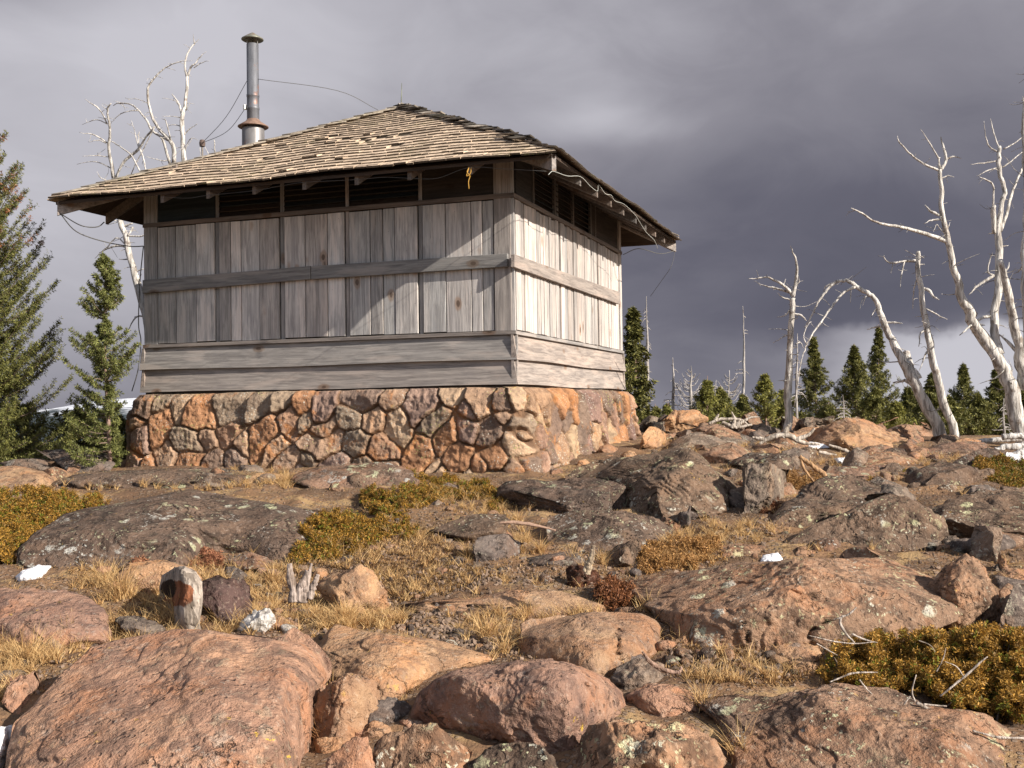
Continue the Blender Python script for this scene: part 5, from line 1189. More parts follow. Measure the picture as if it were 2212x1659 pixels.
# ------------------------------------------------------------------ conifers
def needles(p0, d, ln, k, nl, nw, rg, c0, c1, flat=.0, spread=.75):
    """needle blades along twig segments; arrays in, one leaf mesh out"""
    n = len(p0); t = rg.uniform(0, 1, (n, k)); P = p0[:, None]+d[:, None]*(ln[:, None]*t)[..., None]
    r = rg.normal(size=(n, k, 3)); r[..., 2] *= (1-flat); r -= d[:, None]*(r*d[:, None]).sum(-1, keepdims=True); r /= np.linalg.norm(r, axis=-1, keepdims=True)+1e-9
    a = d[:, None]*(1-spread)+r*spread; a /= np.linalg.norm(a, axis=-1, keepdims=True)
    w_ = np.cross(a, rg.normal(size=(n, k, 3))); w_ /= np.linalg.norm(w_, axis=-1, keepdims=True)+1e-9
    L_ = nl*rg.uniform(.6, 1.25, (n, k, 1)); Wd = nw*rg.uniform(.7, 1.3, (n, k, 1))
    A = P; Bq = P+a*L_*.5+w_*Wd; Cq = P+a*L_; Dq = P+a*L_*.5-w_*Wd
    V = np.stack([A, Bq, Cq, Dq], 2).reshape(-1, 3); q = np.arange(len(V)).reshape(-1, 4)
    f = np.repeat(rg.uniform(0, 1, n*k)**1.3, 4)[:, None]; tw = np.repeat(np.repeat(rg.uniform(.72, 1.18, n), k), 4)[:, None]
    return V, q, (np.array(c0)*(1-f)+np.array(c1)*f)*tw
def conifer(label, px, top, Y, hw, dens=1., nl=.05, nw=.008, seed=1, c0=(.035, .05, .014), c1=(.11, .125, .035), tip=None, bare=0., gaps=0., droop=.15, lean=0, leader=0, power=.8, name='spruce_tree', zb=None, k=14, cut=0, group=None, extent=None):
    rg = np.random.default_rng(seed*97+int(abs(px))); tp = at(px, top, Y); zg = float(gz(tp[0], tp[1])) if zb is None else zb
    H = tp[2]-zg; Rm = hw*Y/F; root = empty(name, (tp[0], tp[1], zg)); tag(root, label, 'conifer', group)
    mb = MB(); tr = np.array([[.03*H*.3*math.sin(t*5+seed), .02*math.cos(t*4), t*H] for t in np.linspace(-.03, 1, 14)]); mb.tube(tr, np.linspace(max(.012*H, .02), .004, 14), 8, (.25, .17, .14), rough=.1)
    ax_ = lambda z: np.array([np.interp(z, tr[:, 2], tr[:, 0]), np.interp(z, tr[:, 2], tr[:, 1]), z])
    zlow = max(.02*H, min(cut, .12*H)); z = zlow; tw0, twd, twl, tpt = [], [], [], []
    lev = max(.045*H/dens**.5, .05); seg = 0
    while z < H*(1-leader)-.02:
        f = 1-z/H; nb = max(3, int(rg.integers(5, 8)*dens**.5))
        prof = min(1, (f/.92))**power
        for _ in range(nb):
            if rg.random() < gaps: continue
            an = rg.uniform(0, 2*math.pi); ln = Rm*prof*rg.uniform(.55, 1.12)+.02*H*.2
            if extent: ln *= extent(an, z/H, rg)
            if ln < .03: continue
            upi = .55*(1-f)**1.2+.05; p = ax_(min(H, z+rg.uniform(-.5, .5)*lev)); pts = []; n = max(4, int(ln/ .09) if Y < 14 else 5)
            for i in range(n+1):
                t = i/n; pts.append(p+np.array([math.cos(an)*ln*t, math.sin(an)*ln*t, ln*(upi*t-droop*math.sin(t*math.pi)*1.4+(.28 if f < .9 else .1)*t*t)]))
            pts = np.array(pts); mb.tube(pts, np.linspace(.010*ln+.004, .002, len(pts)), 4, (.20, .15, .12), cap=False)
            nt = max(5, int(ln*(22 if Y < 14 else 9)*dens**.5))
            for i in range(nt):
                t = (i+rg.uniform(0, 1))/nt; t = .12+.88*t; j = min(int(t*n), n-1); q = pts[j]+(pts[j+1]-pts[j])*(t*n-j); dr = pts[j+1]-pts[j]; dr /= np.linalg.norm(dr)
                sd_ = np.cross(dr, [0, 0, 1.])*rg.choice([-1, 1]); d = dr*.75+sd_*rg.uniform(.3, .9)+np.array([0, 0, rg.uniform(-.25, .35)]); d /= np.linalg.norm(d)
                l2 = ln*.34*(1-.55*t)*rg.uniform(.5, 1.1)+.02; tw0.append(q); twd.append(d); twl.append(l2); tpt.append(t)
            tw0.append(pts[-2]); d = pts[-1]-pts[-2]; l2 = np.linalg.norm(d); twd.append(d/l2); twl.append(l2*1.15); tpt.append(1)
        z += lev*rg.uniform(.8, 1.2)*(1 if f > .3 else .8)
    p0, d, ln = np.array(tw0), np.array(twd), np.array(twl)
    V, q, c = needles(p0, d, ln, k, nl, nw, rg, c0, c1)
    if tip is not None:
        hh = np.repeat(np.repeat((p0[:, 2]/H), k), 4); tt = np.repeat(np.repeat(np.array(tpt), k), 4); mk = (tt > .6)*(hh > tip[1])*(np.repeat(np.repeat(rg.uniform(0, 1, len(p0)), k), 4) < tip[2])
        c = np.where(mk[:, None] > 0, np.array(tip[0])*rg.uniform(.8, 1.1, (len(c), 1)), c)
    mesh_obj('crown', V, q, M['needle'], root, False, c)
    mb.build('trunk', M['bark'], root, True)
    return root
olive = dict(c0=(.06, .075, .022), c1=(.25, .26, .085))
dk = dict(c0=(.055, .062, .016), c1=(.27, .255, .075))
yg = dict(c0=(.10, .11, .025), c1=(.36, .34, .09))
conifer('large spruce with cone-tipped boughs reaching in at the left edge', -58, 285, 11.6, 192, dens=2.9, nl=.036, nw=.0036, k=34, seed=3, tip=((.30, .13, .06), .62, .22), droop=.10, power=.5, gaps=.12, **dict(c0=(.05, .062, .018), c1=(.24, .235, .07)))
conifer('slender young fir with a bare pink trunk at the left end of the cabin', 230, 553, 11.3, 96, dens=1.9, nl=.036, nw=.0038, k=34, seed=8, gaps=.24, droop=.05, power=.75, extent=lambda a, h, r: (.3 if .60 < h < .68 else (.7 if .28 < h < .40 else 1.1))*(.35 if h < .40 and math.cos(a) > .1 else 1), **olive)
conifer('dark low fir filling the gap left of the stone base', 165, 890, 14.5, 90, dens=1.4, nl=.05, nw=.008, k=18, seed=12, **dk)
conifer('dark low fir under the big left hand spruce', 45, 880, 14.8, 110, dens=1.4, nl=.05, nw=.008, k=18, seed=14, **dk)
conifer('short dark fir touching the left end of the stone base', 262, 905, 13.6, 55, dens=1.2, nl=.045, nw=.007, k=16, seed=15, **dk)
conifer('narrow dark spruce standing just right of the cabin', 1368, 662, 20, 48, dens=1.6, nl=.09, nw=.014, k=14, seed=5, droop=.05, leader=.04, power=.85, gaps=.25, **dict(c0=(.05, .055, .016), c1=(.21, .20, .06)))
R_ = [('pointed dark spruce behind the straight white snag', 1757, 722, 24, 58, dk, 1.6), ('broad dark fir with a second peak left of the arched snag', 1846, 742, 23, 66, dk, 1.7), ('tallest thin-topped spruce seen through the arched snag', 1897, 700, 26, 60, dk, 1.5),
      ('dark fir between the two leaning snags', 2012, 800, 22, 48, dk, 1.4), ('conical fir right of the leaning snags', 2078, 780, 28, 58, dk, 1.6), ('full dark fir at the foot of the forked snag', 2152, 788, 25, 60, dk, 1.6), ('dark fir cut off by the right edge', 2215, 800, 24, 55, dk, 1.4),
      ('small green fir in front of the taller ones by the arched snag', 1935, 862, 17.5, 38, yg, 1.0), ('yellow-green young pine on the skyline', 1652, 806, 17, 48, yg, 1.1), ('young green fir left of the yellow-green pine', 1527, 812, 18, 44, yg, 1.1),
      ('small olive fir just right of the thin snags', 1442, 868, 17, 30, yg, .9), ('dull green fir behind the young green fir', 1556, 832, 21, 40, dk, 1.2), ('dull green fir half hidden behind the yellow-green pine', 1692, 838, 20, 42, dk, 1.2), ('low fir behind the skyline boulders left of the white snag', 1605, 850, 22, 36, dk, 1.1),
      ('small bright sapling on the skyline below the broad fir', 1820, 880, 15.5, 22, yg, .7), ('low dark fir below the tallest thin-topped spruce', 1890, 838, 20, 60, dk, 1.2), ('low dark fir right of the twin leaning snags', 2050, 855, 20, 55, dk, 1.3), ('low dark fir in the gap before the forked snag', 2110, 850, 21, 50, dk, 1.3),
      ('small fir peering over the rocks right of the cabin', 1415, 872, 19, 26, dk, .9), ('dark fir behind the arch of the bent snag', 1962, 830, 24, 50, dk, 1.4), ('small dark fir right of the white snag foot', 1790, 868, 19, 32, dk, 1.)]
for i, (lb, px, top, Y, hw, cc, dn) in enumerate(R_):
    conifer(lb, px, top, Y, hw*1.3, dens=dn*1.25, nl=.075 if Y > 19 else .055, nw=.0075 if Y > 19 else .0055, k=19, seed=31+i, droop=.04, power=1.3, gaps=.22, leader=.05, name='fir_tree', cut=max(0, .5), **cc)

# ------------------------------------------------------------------ junipers: low mats of sprigs over woody stems
def juniper(label, poly, n, sl, lay=.6, dpt=.10, seed=1, c0=(.075, .045, .010), c1=(.46, .25, .045), stems=0, cat='shrub', green=.2, kk=9, spread=.62, nw=None):
    kk += 6; rg = np.random.default_rng(seed); P = np.array(poly, float); x0, x1, y0, y1 = P[:, 0].min(), P[:, 0].max(), P[:, 1].min(), P[:, 1].max()
    xm = (x0+x1)/2; rows = np.linspace(y0-3, y1+3, 20); dg = np.minimum.accumulate(np.array([hit(xm, r, 16) for r in rows])); xc = np.linspace(x0, x1, 50); yb, yt = outline_cols(poly, xc)
    pts = []
    while len(pts) < n:
        q = rg.uniform((x0, y0), (x1, y1), (4000, 2)); b = np.interp(q[:, 0], xc, yb); t = np.interp(q[:, 0], xc, yt)
        jq = q+np.stack([vnoise(np.stack([q[:, 0]*.08, q[:, 1]*.08, 0*q[:, 0]+w_], -1), seed) for w_ in (0, 9)], -1)*13; ok = [inpoly(a[0], a[1], poly) for a in jq]; q, b, t = q[ok], b[ok], t[ok]
        cl = vnoise(np.stack([q[:, 0]*.07, q[:, 1]*.11, q[:, 0]*0+seed*3], -1), seed+1)+.5*vnoise(np.stack([q[:, 0]*.2, q[:, 1]*.3, q[:, 0]*0], -1), seed+2); kp = cl > rg.uniform(-.75, .1, len(q)); q, b, t = q[kp], b[kp], t[kp]
        fr = (b-q[:, 1])/np.maximum(b-t, 8); Db = np.interp(b, rows, dg); Dt = np.interp(t, rows, dg)
        # mounded: clumps swell towards the camera
        lump = .5+.5*vnoise(np.stack([q[:, 0]*.035, q[:, 1]*.06, q[:, 0]*0+seed], -1), seed)
        Yd = Db+fr*lay*(Dt-Db)+rg.uniform(0, dpt, len(q))**1.0-lump*dpt*1.1-.25*dpt*vnoise(np.stack([q[:, 0]*.15, q[:, 1]*.22, q[:, 0]*0], -1), seed+5)
        pts += list(np.concatenate([atv(q[:, 0], q[:, 1], Yd), lump[:, None]], 1))
    A = np.array(pts[:n]); L_ = A[:, 3]; A = A[:, :3]; ctr = A.mean(0)
    root = empty('juniper_shrub' if cat == 'shrub' else 'low_plant', (ctr[0], ctr[1], float(gz(ctr[0], ctr[1])))); tag(root, label, cat)
    o_ = np.array(root.location)
    d = rg.normal(size=(n, 3))*.75+np.array([0, -.25, .9]); d /= np.linalg.norm(d, axis=1)[:, None]
    V, q, c = needles(A-o_-d*sl*.4+np.stack([0*L_, 0*L_, .035*(L_-.5)+rg.uniform(-.012, .012, n)], -1), d, np.full(n, sl*1.2), kk, sl*.55, nw or sl*.08, rg, c0, c1, spread=spread)
    g = np.repeat(np.repeat(rg.uniform(0, 1, n) < green*(1.3-L_), kk), 4)[:, None]; c = np.where(g, c[:, [1, 1, 2]]*np.array([.95, 1.0, .7]), c)
    mesh_obj('foliage', V, q, M['needle'], root, False, c)
    mb = MB()
    for _ in range(max(8, n//60)):
        i = rg.integers(n); p = A[i]-o_; gg = np.array([p[0]+rg.normal()*.05, p[1]+rg.uniform(.0, .1), float(gz(*(A[i][:2])))-o_[2]-.01]); mb.tube(curve([gg, (gg+p)/2+rg.normal(size=3)*.015, p], 3), np.linspace(.006, .002, 7), 4, (.13, .10, .08), cap=False)
    mb.build('stems', M['bark'], root, True)
    return root
juniper('wide golden juniper mat at the left edge above the snow patch', [(-60,1056),(0,1055),(90,1060),(170,1066),(232,1080),(235,1092),(190,1112),(140,1140),(100,1170),(60,1185),(40,1212),(-60,1222)], 9000, .038, seed=41, dpt=.14, green=.22)
juniper('small golden juniper clump growing against the wide lichen slab', [(105,1190),(150,1150),(200,1128),(250,1112),(300,1118),(312,1150),(300,1185),(250,1205),(180,1200),(130,1205)], 3600, .038, seed=42, dpt=.12)
juniper('long ragged juniper spilling down between the dark slabs', [(618,1190),(640,1155),(680,1120),(720,1105),(778,1110),(800,1120),(850,1130),(900,1140),(905,1165),(860,1170),(800,1185),(750,1200),(700,1215),(640,1218)], 5200, .036, seed=43, dpt=.14, green=.22)
juniper('juniper sprawl below the front of the stone base', [(778,1068),(800,1058),(850,1066),(860,1048),(920,1040),(960,1042),(1000,1050),(1050,1036),(1080,1060),(1086,1100),(1070,1110),(1030,1090),(980,1085),(900,1100),(870,1125),(820,1120),(785,1100)], 5600, .034, seed=44, dpt=.14, green=.22)
juniper('thin juniper strip along the top of the stone base boulders', [(870,1020),(890,1016),(930,1030),(1010,1038),(1000,1050),(930,1048),(880,1040)], 900, .036, seed=45)
big = juniper('large orange-green juniper with bare white stems in the bottom right corner', [(1765,1440),(1800,1415),(1850,1390),(1900,1378),(1960,1382),(2000,1370),(2100,1362),(2230,1366),(2240,1560),(2200,1555),(2150,1530),(2110,1540),(2050,1520),(1990,1495),(1940,1475),(1900,1495),(1870,1490),(1850,1480),(1820,1478),(1780,1470)],
              15000, .030, seed=46, dpt=.20, lay=.55, green=.2, c0=(.13, .075, .016), c1=(.56, .31, .06))
juniper('rounded juniper tuft in the hollow behind the pointed boulder', [(1878,1035),(1895,1035),(1915,1050),(1928,1070),(1924,1092),(1905,1098),(1885,1080)], 900, .034, seed=47)
juniper('green-brown juniper by the fallen logs at the right edge', [(2096,1010),(2110,992),(2140,985),(2180,990),(2230,995),(2240,1058),(2180,1056),(2150,1040),(2110,1035)], 3200, .036, seed=48, green=.4)
juniper('juniper sprig between the two round dark boulders on the right', [(1934,1010),(1952,1006),(1962,1020),(1955,1040),(1938,1042)], 400, .034, seed=49)
juniper('dark shaded juniper mat at the far left under the spruces', [(-40,965),(60,958),(150,965),(240,962),(245,985),(150,990),(90,985),(40,1000),(-40,1010)], 3200, .04, seed=50, c0=(.05, .035, .01), c1=(.16, .09, .02), dpt=.3)  # sprig colours darkened to carry the shade under the spruces
juniper('rust-coloured leafless bush beside the cracked slab', [(1290,1275),(1320,1258),(1360,1262),(1372,1285),(1350,1312),(1310,1318),(1288,1300)], 900, .04, seed=51, c0=(.10, .04, .02), c1=(.33, .14, .06), cat='plant', green=0, kk=6)
juniper('orange heathery patch in front of the cracked slab', [(1380,1180),(1440,1165),(1500,1165),(1560,1180),(1560,1215),(1480,1232),(1400,1240),(1370,1215)], 3200, .03, seed=52, c0=(.22, .11, .04), c1=(.52, .30, .11), cat='plant', green=0, kk=7, dpt=.05)
juniper('reddish dead heather behind the hollow stump', [(300,1215),(330,1180),(400,1190),(470,1205),(480,1225),(420,1222),(370,1212),(330,1225),(300,1250),(280,1240)], 1500, .03, seed=53, c0=(.20, .07, .04), c1=(.44, .22, .12), cat='plant', green=0, kk=7, dpt=.05)
juniper('dark rust moss filling the hollow beside the squared grey block', [(1640,1110),(1650,1080),(1680,1068),(1690,1095),(1675,1130),(1645,1135)], 700, .03, seed=54, c0=(.07, .03, .015), c1=(.20, .08, .04), cat='plant', green=0, kk=7, dpt=.05)
juniper('brown heather tuft right of the squared grey block', [(1680,1040),(1720,1020),(1790,1025),(1770,1045),(1700,1060)], 900, .03, seed=55, c0=(.18, .09, .03), c1=(.42, .24, .09), cat='plant', green=0, kk=7, dpt=.05)
# bare white stems through the big juniper
def stick(name, label, cat, paths, mat='snag', colr=(.42, .37, .33), parent=None, Y=None, drift=.0):
    mb = MB(); c0 = None
    for pts, rad in paths:
        P2 = curve([p[:2] for p in pts], 5); yy = curve([[p[2], 0] for p in pts], 5)[:, 0] if len(pts[0]) > 2 else np.full(len(P2), Y)
        nn_ = len(P2)*3; tt_ = np.linspace(0, len(P2)-1, nn_); P2 = np.stack([np.interp(tt_, np.arange(len(P2)), P2[:, k_]) for k_ in (0, 1)], -1); yy = np.interp(tt_, np.arange(len(yy)), yy)
        P3 = atv(P2[:, 0], P2[:, 1], yy); mr = np.mean(rad)*np.mean(yy)/F; P3 = P3+np.stack([vnoise(np.stack([tt_*.3, 0*tt_+k_*5, 0*tt_+pts[0][0]], -1), 7)*mr*.22 for k_ in range(3)], -1)
        R2 = np.interp(np.linspace(0, 1, len(P2)), np.linspace(0, 1, len(rad)), rad)*np.mean(yy)/F; mb.tube(P3, R2, 14 if max(rad) > 9 else 8, colr, rough=.3, seed=int(pts[0][0]))
        if c0 is None: c0 = P3[0]
    if parent is None:
        o = mb.build(name, M[mat], None, True, loc=c0); return tag(o, label, cat)
    o = mb.build(name, M[mat], parent, True); o.location = -parent.location; return o
def z7(x, y): return (1426.6+.3552*x, 1187.8+.3552*y)
YJ = 4.1
for pts, rad in [([(1560,930),(1700,1000),(1900,1090),(2050,1160),(2212,1230)], [6,7,8,8]), ([(1700,890),(1850,770),(1950,680),(1990,650)], [3,4,3,1.5]), ([(1850,780),(1800,710),(1730,680)], [2.5,2,1]),
                 ([(1030,805),(1150,755),(1230,745),(1320,745)], [2,3.5,3,2]), ([(1210,790),(1250,840),(1290,880)], [3,3,1.5]), ([(1550,930),(1530,860),(1555,760)], [3,2.5,1.5]), ([(1900,1100),(2050,1140),(2212,1145)], [4,5,4]),
                 ([(950,570),(1000,600),(1075,640)], [2,2.5,1.5]), ([(900,520),(1050,555),(1180,570),(1300,560)], [1.5,2.5,2,1]), ([(1680,740),(1720,660),(1735,600)], [2,2,1]), ([(1480,940),(1520,890)], [3,2]), ([(1600,940),(1740,950)], [4,2]), ([(1570,550),(1640,580),(1670,620)], [2,1.5,1])]:
    stick('bare_stem', None, None, [([z7(*p) for p in pts], [q_*.62 for q_ in rad])], parent=big, Y=YJ+rng.uniform(-.15, .05)-.0006*(pts[0][1]-700))

# ------------------------------------------------------------------ grass
def blades(P, n, h, rg, col0=(.36, .20, .08), col1=(.72, .52, .26), wd=.0016, lean=.5, bend=.6):
    """n curved blades at each of the points P"""
    m = len(P)*n; B_ = np.repeat(P, n, 0)+np.concatenate([rg.normal(size=(m, 2))*h*.10, np.zeros((m, 1))], 1)
    a = rg.uniform(0, 2*math.pi, m); H_ = h*rg.uniform(.45, 1.15, m); ln = rg.uniform(.05, lean, m); bd = rg.uniform(0, bend, m)
    dx_, dy_ = np.cos(a), np.sin(a); K = 4; V = []
    wa = rg.uniform(0, math.pi, m); wx, wy = np.cos(wa), np.sin(wa)
    for i in range(K+1):
        t = i/K; out = H_*(ln*t+bd*t*t); z = H_*(t-.45*bd*t*t); w_ = wd*(1-t)**.6*rg.uniform(.7, 1.3)+.0002
        c = B_+np.stack([dx_*out, dy_*out, z], -1); o = np.stack([wx*w_, wy*w_, 0*wx], -1); V += [c-o, c+o]
    V = np.stack(V, 1).reshape(-1, 3); b = np.arange(m)[:, None]*(2*K+2)
    q = np.concatenate([b+np.array([2*i, 2*i+1, 2*i+3, 2*i+2]) for i in range(K)]); f = np.repeat(rg.uniform(0, 1, m), 2*K+2)[:, None]
    return V, q, np.array(col0)*(1-f)+np.array(col1)*f
def scatter(polys, rg):
    out = []
    for poly, n in polys:
        xs = [p[0] for p in poly]; ysq = [p[1] for p in poly]; k = 0
        while k < n:
            px, py = rg.uniform(min(xs), max(xs)), rg.uniform(min(ysq), max(ysq))
            if inpoly(px, py, poly): out.append(gpt(px, py)); k += 1
    return np.array(out)
rg = np.random.default_rng(77)
Z1 = [(130,1215),(300,1210),(620,1225),(700,1250),(700,1330),(600,1365),(500,1370),(430,1345),(250,1400),(200,1400),(260,1310),(150,1262)]
Z2 = [(-20,1400),(220,1395),(260,1360),(190,1405),(80,1470),(0,1540),(-20,1540)]
Z3 = [(880,1130),(940,1160),(1030,1240),(1100,1255),(900,1290),(840,1290),(800,1240),(690,1230),(620,1230),(700,1205),(800,1180)]
Z4 = [(1430,1150),(1560,1130),(1700,1150),(1560,1215),(1400,1230)]
G = scatter([([(0,1030),(1080,1050),(1400,960),(2110,970),(2212,1020),(2212,1400),(1500,1500),(600,1400),(0,1500)], 260), (Z1, 250), (Z2, 110), (Z3, 60), (Z4, 80), ([(900,1060),(1090,1085),(1170,1190),(1130,1200),(960,1110)], 90), ([(640,1330),(850,1320),(900,1345),(700,1365)], 90),
             ([(1500,1480),(1640,1440),(1720,1470),(1560,1520)], 30), ([(1400,940),(1700,960),(2080,985),(2090,1010),(1700,1010),(1420,980)], 200), ([(0,1035),(600,1040),(650,1062),(0,1062)], 160), ([(500,1020),(620,1025),(620,1055),(520,1055)], 90), ([(1000,1335),(1300,1325),(1290,1345),(1120,1380),(1020,1360)], 50)], rg)
V, q, c = blades(G, 20, .085, rg, wd=.0015, lean=.8, bend=.9)
tag(mesh_obj('dry_grass', V, q, M['grass'], None, False, c), kind='stuff')
litter = scatter([(Z1, 1500), (Z3, 1500), ([(0,1010),(1080,1035),(1400,940),(2110,950),(2212,1000),(2212,1500),(1500,1500),(600,1400),(0,1540)], 5000), (Z1, 900), (Z2, 300), (Z3, 1500), (Z4, 500), (GROUNDPOLY, 1600), ([(1430,1400),(1760,1470),(1620,1510),(1440,1470)], 400), ([(620,1400),(900,1450),(880,1540),(700,1500)], 200)], rg)
V, q, c = needles(litter+[0, 0, .004], np.tile([1., 0, 0], (len(litter), 1)), np.full(len(litter), .05), 8, .03, .0022, rg, (.16, .08, .035), (.62, .42, .2), flat=.85, spread=.9)
tag(mesh_obj('plant_litter', V, q, M['grass'], None, False, c), kind='stuff')
tufts = [('tall arching straw tuft behind the snow patch on the left', 262, 1295, .24, 170), ('bleached straw tuft left of the hollow stump', 225, 1262, .17, 120), ('arching grass spray leaning against the hollow stump', 385, 1335, .20, 110), ('straw tuft at the left edge of the huge boulder', 60, 1440, .18, 110),
         ('wispy tuft on the orange slab at the left edge', 150, 1395, .16, 80), ('feathery straw clump between the stumps', 590, 1262, .15, 150), ('pale straw tuft right of the hollow stump', 478, 1270, .12, 90), ('fine tuft in front of the pinkish weathered stone', 745, 1350, .14, 110), ('leaning straw tuft beside the gravel', 1050, 1375, .16, 150),
         ('curved grass tuft against the tan block', 1090, 1420, .12, 80), ('low tuft on the long tan ledge', 1140, 1330, .10, 90), ('upright tuft among the stones below the lichen slab', 1168, 1192, .14, 90), ('dark-based tuft beside the grey angular stone', 1010, 1210, .15, 100), ('straw tuft left of the carved-looking stick', 1240, 1225, .12, 60),
         ('tall straw tuft growing behind the mottled bottom boulder', 1520, 1545, .16, 90), ('thin-stalked tuft at the bottom edge right of the mottled boulder', 1600, 1650, .16, 80), ('sparse stalks in front of the cracked slab', 1400, 1330, .15, 30), ('low tuft right of the driftwood curl', 1560, 1440, .08, 60), ('wispy tuft in the cleft right of the huge boulder', 715, 1500, .15, 60),
         ('rusty stalks growing in the gap above the tan bottom rock', 700, 1590, .12, 60), ('fine straw tuft at the foot of the stone base', 620, 1048, .16, 100), ('straw tuft between the round corner boulder and the low oval stone', 1120, 1130, .15, 60), ('bleached tuft below the juniper in the middle', 720, 1200, .15, 60), ('stalks beside the white-marked squat stone', 1300, 1225, .13, 60), ('straw wisps at the right end of the massive slab', 1960, 1385, .12, 50)]
for i, (lb, px, py, h, n) in enumerate(tufts):
    p = gpt(px, py); rg2 = np.random.default_rng(900+i); V, q, c = blades(np.repeat([p-[0, 0, .005]], 1, 0), n, h, rg2, lean=.5, bend=.9, wd=.0016, **(dict(col0=(.28, .12, .05), col1=(.5, .27, .12)) if 'rusty' in lb else {}))
    tag(mesh_obj('grass_tuft', V, q, M['grass'], None, False, c, loc=p), lb, 'grass tuft')

# ------------------------------------------------------------------ driftwood, stumps, logs, snow
def stump_col(px, py, cc):
    c = np.repeat([[.46, .40, .35]], len(px), 0)*(.75+.25*vnoise(np.stack([px*.12, py*.05, 0*px], -1), 4))[:, None]
    wob = 1+.22*vnoise(np.stack([px*.07, py*.07, 0*px], -1), 6)
    e1 = ((px-384)/32)**2+((py-1283)/27)**2 < wob; e2 = ((px-364)/17)**2+((py-1272)/20)**2 < wob
    c[e1] = (.21, .085, .045); c[e2] = (.025, .014, .01); return c  # rust-red wood; the near-black patch is painted shade inside the hole
o = rock('hollow_stump', 'bleached stump with a dark rust-red hollow facing the camera', 'snag', [(344,1268),(350,1242),(375,1226),(400,1224),(425,1236),(436,1258),(438,1290),(430,1320),(442,1350),(400,1352),(378,1346),(372,1326),(385,1316),(358,1302),(345,1288)],
         lay=.1, thick=.8, res=6, rough=.7, facets=0, bumps=[(376,1278,20,-.05),(392,1234,14,.03)], colfn=stump_col); o['category'] = 'stump'
def paint(*c): return lambda px, py, cc: np.repeat([c], len(px), 0)
o = rock('wood_chunk', 'white weathered wood chunk with a ribbed face by the purple stone', 'snag', [(520,1348),(527,1324),(548,1316),(574,1319),(588,1336),(600,1362),(578,1372),(535,1370)], lay=.2, res=5, rough=1.6, facets=6, colfn=paint(.52, .50, .48)); o['category'] = 'driftwood'
o = rock('wood_chunk', 'small white wood fragment right of the ribbed chunk', 'snag', [(600,1362),(615,1350),(640,1352),(648,1364),(625,1370)], lay=.3, res=4, rough=1.6, facets=6, colfn=paint(.50, .47, .44)); o['category'] = 'driftwood'
stick('broken_stump', 'pair of split upright grey stubs in the straw', 'stump', [([(636,1300),(630,1255),(624,1216)], [12,9,5]), ([(642,1300),(654,1260),(664,1235)], [11,9,5]), ([(652,1300),(662,1262),(674,1216)], [10,7,2]), ([(668,1292),(678,1262),(688,1240)], [8,7,4])], Y=4.95, colr=(.36, .30, .27))
stick('wood_stub', 'pale knobbed wooden stub sticking up from dark brown rotten wood', 'driftwood', [([(1270,1240),(1274,1215),(1279,1195),(1281,1178)], [8,7,6,4]), ([(1264,1235),(1268,1212)], [6,3])], Y=5.45, colr=(.42, .34, .25))
o = rock('rotten_stump', 'dark red-brown rotten stump at the foot of the pale stub', 'rot', [(1222,1268),(1232,1245),(1250,1232),(1266,1222),(1284,1230),(1296,1248),(1304,1268),(1262,1276)], lay=.2, res=5, rough=2.2, facets=8); o['category'] = 'stump'
stick('driftwood', 'curled pale driftwood piece beyond the broad scarred boulder', 'driftwood', [([(1388,1408),(1400,1425),(1420,1440),(1450,1452),(1468,1450),(1472,1440)], [2.5,4,5,4.5,4,2.5]), ([(1396,1424),(1425,1446),(1455,1455)], [3,3,2])], Y=4.2, colr=(.34, .23, .18))
stick('twig', 'forked white twig propped on the massive slab', 'twig', [([(1850,1312),(1835,1326),(1818,1334),(1816,1350),(1830,1372),(1845,1388)], [1.5,2.2,2.5,3,2.5,2]), ([(1818,1334),(1800,1338)], [2,1]), ([(1840,1370),(1870,1382),(1895,1388)], [2.5,2,1])], Y=4.55, colr=(.45, .40, .36))
stick('hollow_root', 'orange hollow root arching over the right slope', 'driftwood', [([(1728,986),(1745,1000),(1765,1012),(1782,1028),(1790,1045)], [4,5,6,5,3]), ([(1728,986),(1738,1015),(1760,1042)], [3,3,2])], Y=9.0, colr=(.40, .25, .14))
stick('fallen_branch', 'long dark fallen branch beside the juniper below the cabin corner', 'branch', [([(1080,1130),(1110,1128),(1150,1134),(1200,1146)], [3,4,4,2])], Y=6.9, mat='bark', colr=(.3, .2, .15))
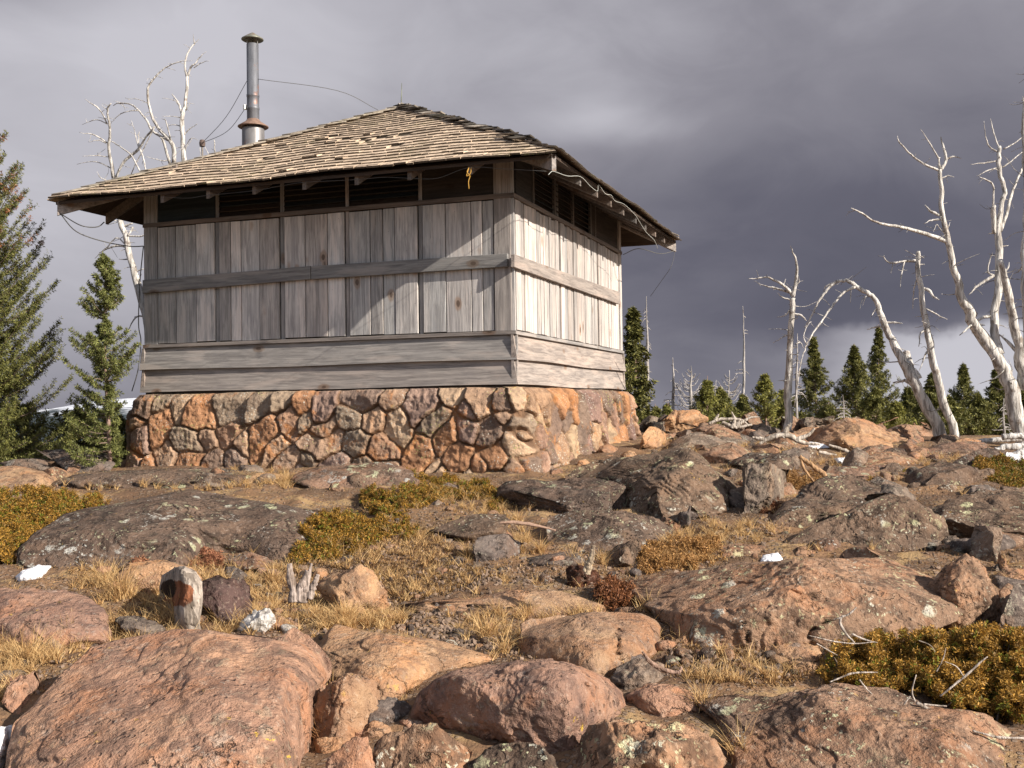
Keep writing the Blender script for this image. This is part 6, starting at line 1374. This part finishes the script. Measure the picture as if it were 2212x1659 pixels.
for i, (lb, pp) in enumerate([('bleached root tangle behind the flat-topped brown rock', [([(1530,915),(1560,905),(1600,908),(1620,920)], [3,4,3,1]), ([(1560,912),(1590,922),(1625,918)], [4,4,2]), ([(1545,908),(1552,895)], [4,2])]), ('upright bleached root fork on the rubble ridge', [([(1582,925),(1586,905),(1580,890)], [5,4,1]), ([(1588,925),(1598,905)], [5,2]), ([(1590,920),(1615,905),(1640,900)], [4,3,1])]),
                              ('broad bleached root plate below the white snag', [([(1640,960),(1665,945),(1700,940),(1730,955),(1770,960)], [3,6,7,5,2]), ([(1690,945),(1700,925),(1708,915)], [7,5,2]), ([(1720,950),(1745,940),(1760,925)], [6,4,2]), ([(1650,950),(1625,945)], [5,2])]), ('pale splintered log on the snow below the largest skyline boulder', [([(1760,975),(1800,985),(1830,1000)], [3,5,2]), ([(1790,962),(1830,975),(1850,990)], [3,4,2])])]):
    stick('bleached_root', lb, 'driftwood', pp, Y=11.6, colr=(.45, .40, .35))
for lb, pts, rad, Y in (('longest white log lying at the right edge', [(2085,957),(2150,952),(2235,948)], [5,6,6], 12.6), ('short sawn log lying on top of the others at the right edge', [(2165,945),(2200,942),(2240,945)], [7,7,7], 12.2), ('white log end jutting over the snow at the right edge', [(2150,975),(2180,965),(2235,968)], [6,7,8], 11.6), ('thick white log sloping down at the right edge', [(2170,1000),(2195,985),(2240,975)], [9,10,11], 11.0), ('slender white log beneath the thick one', [(2090,966),(2130,972),(2165,985)], [3,4,4], 11.4)):
    stick('fallen_log', lb, 'log', [(pts, rad)], Y=Y, colr=(.52, .51, .50))
def snow(label, poly, lay=.5, thick=1): 
    o = rock('snow_patch', label, 'snow', poly, lay=lay, thick=thick, res=5, rough=1.3, facets=0, boxy=2.2); o['category'] = 'snow'; return o
snow('oval snow patch in the grass at the left', [(30,1245),(50,1232),(90,1222),(112,1222),(108,1236),(80,1252),(45,1258)], .5)
snow('small snow patch at the tip of the pointed boulder', [(1635,1216),(1650,1200),(1680,1194),(1694,1208),(1690,1218)], .4)
snow('snow patch in the bottom left corner below the huge boulder', [(-40,1575),(0,1572),(28,1566),(30,1590),(8,1650),(-40,1680)], .4)
snow('thin snow patch beside the bleached root plate', [(1715,962),(1745,954),(1790,958),(1800,968),(1750,970)], .8)
snow('largest snow patch below the fallen logs at the right edge', [(2105,975),(2150,972),(2215,985),(2225,1005),(2170,1000),(2120,990)], .8)
snow('sliver of snow beneath the pale splintered log', [(1800,990),(1825,988),(1835,996),(1810,1000)], .8)
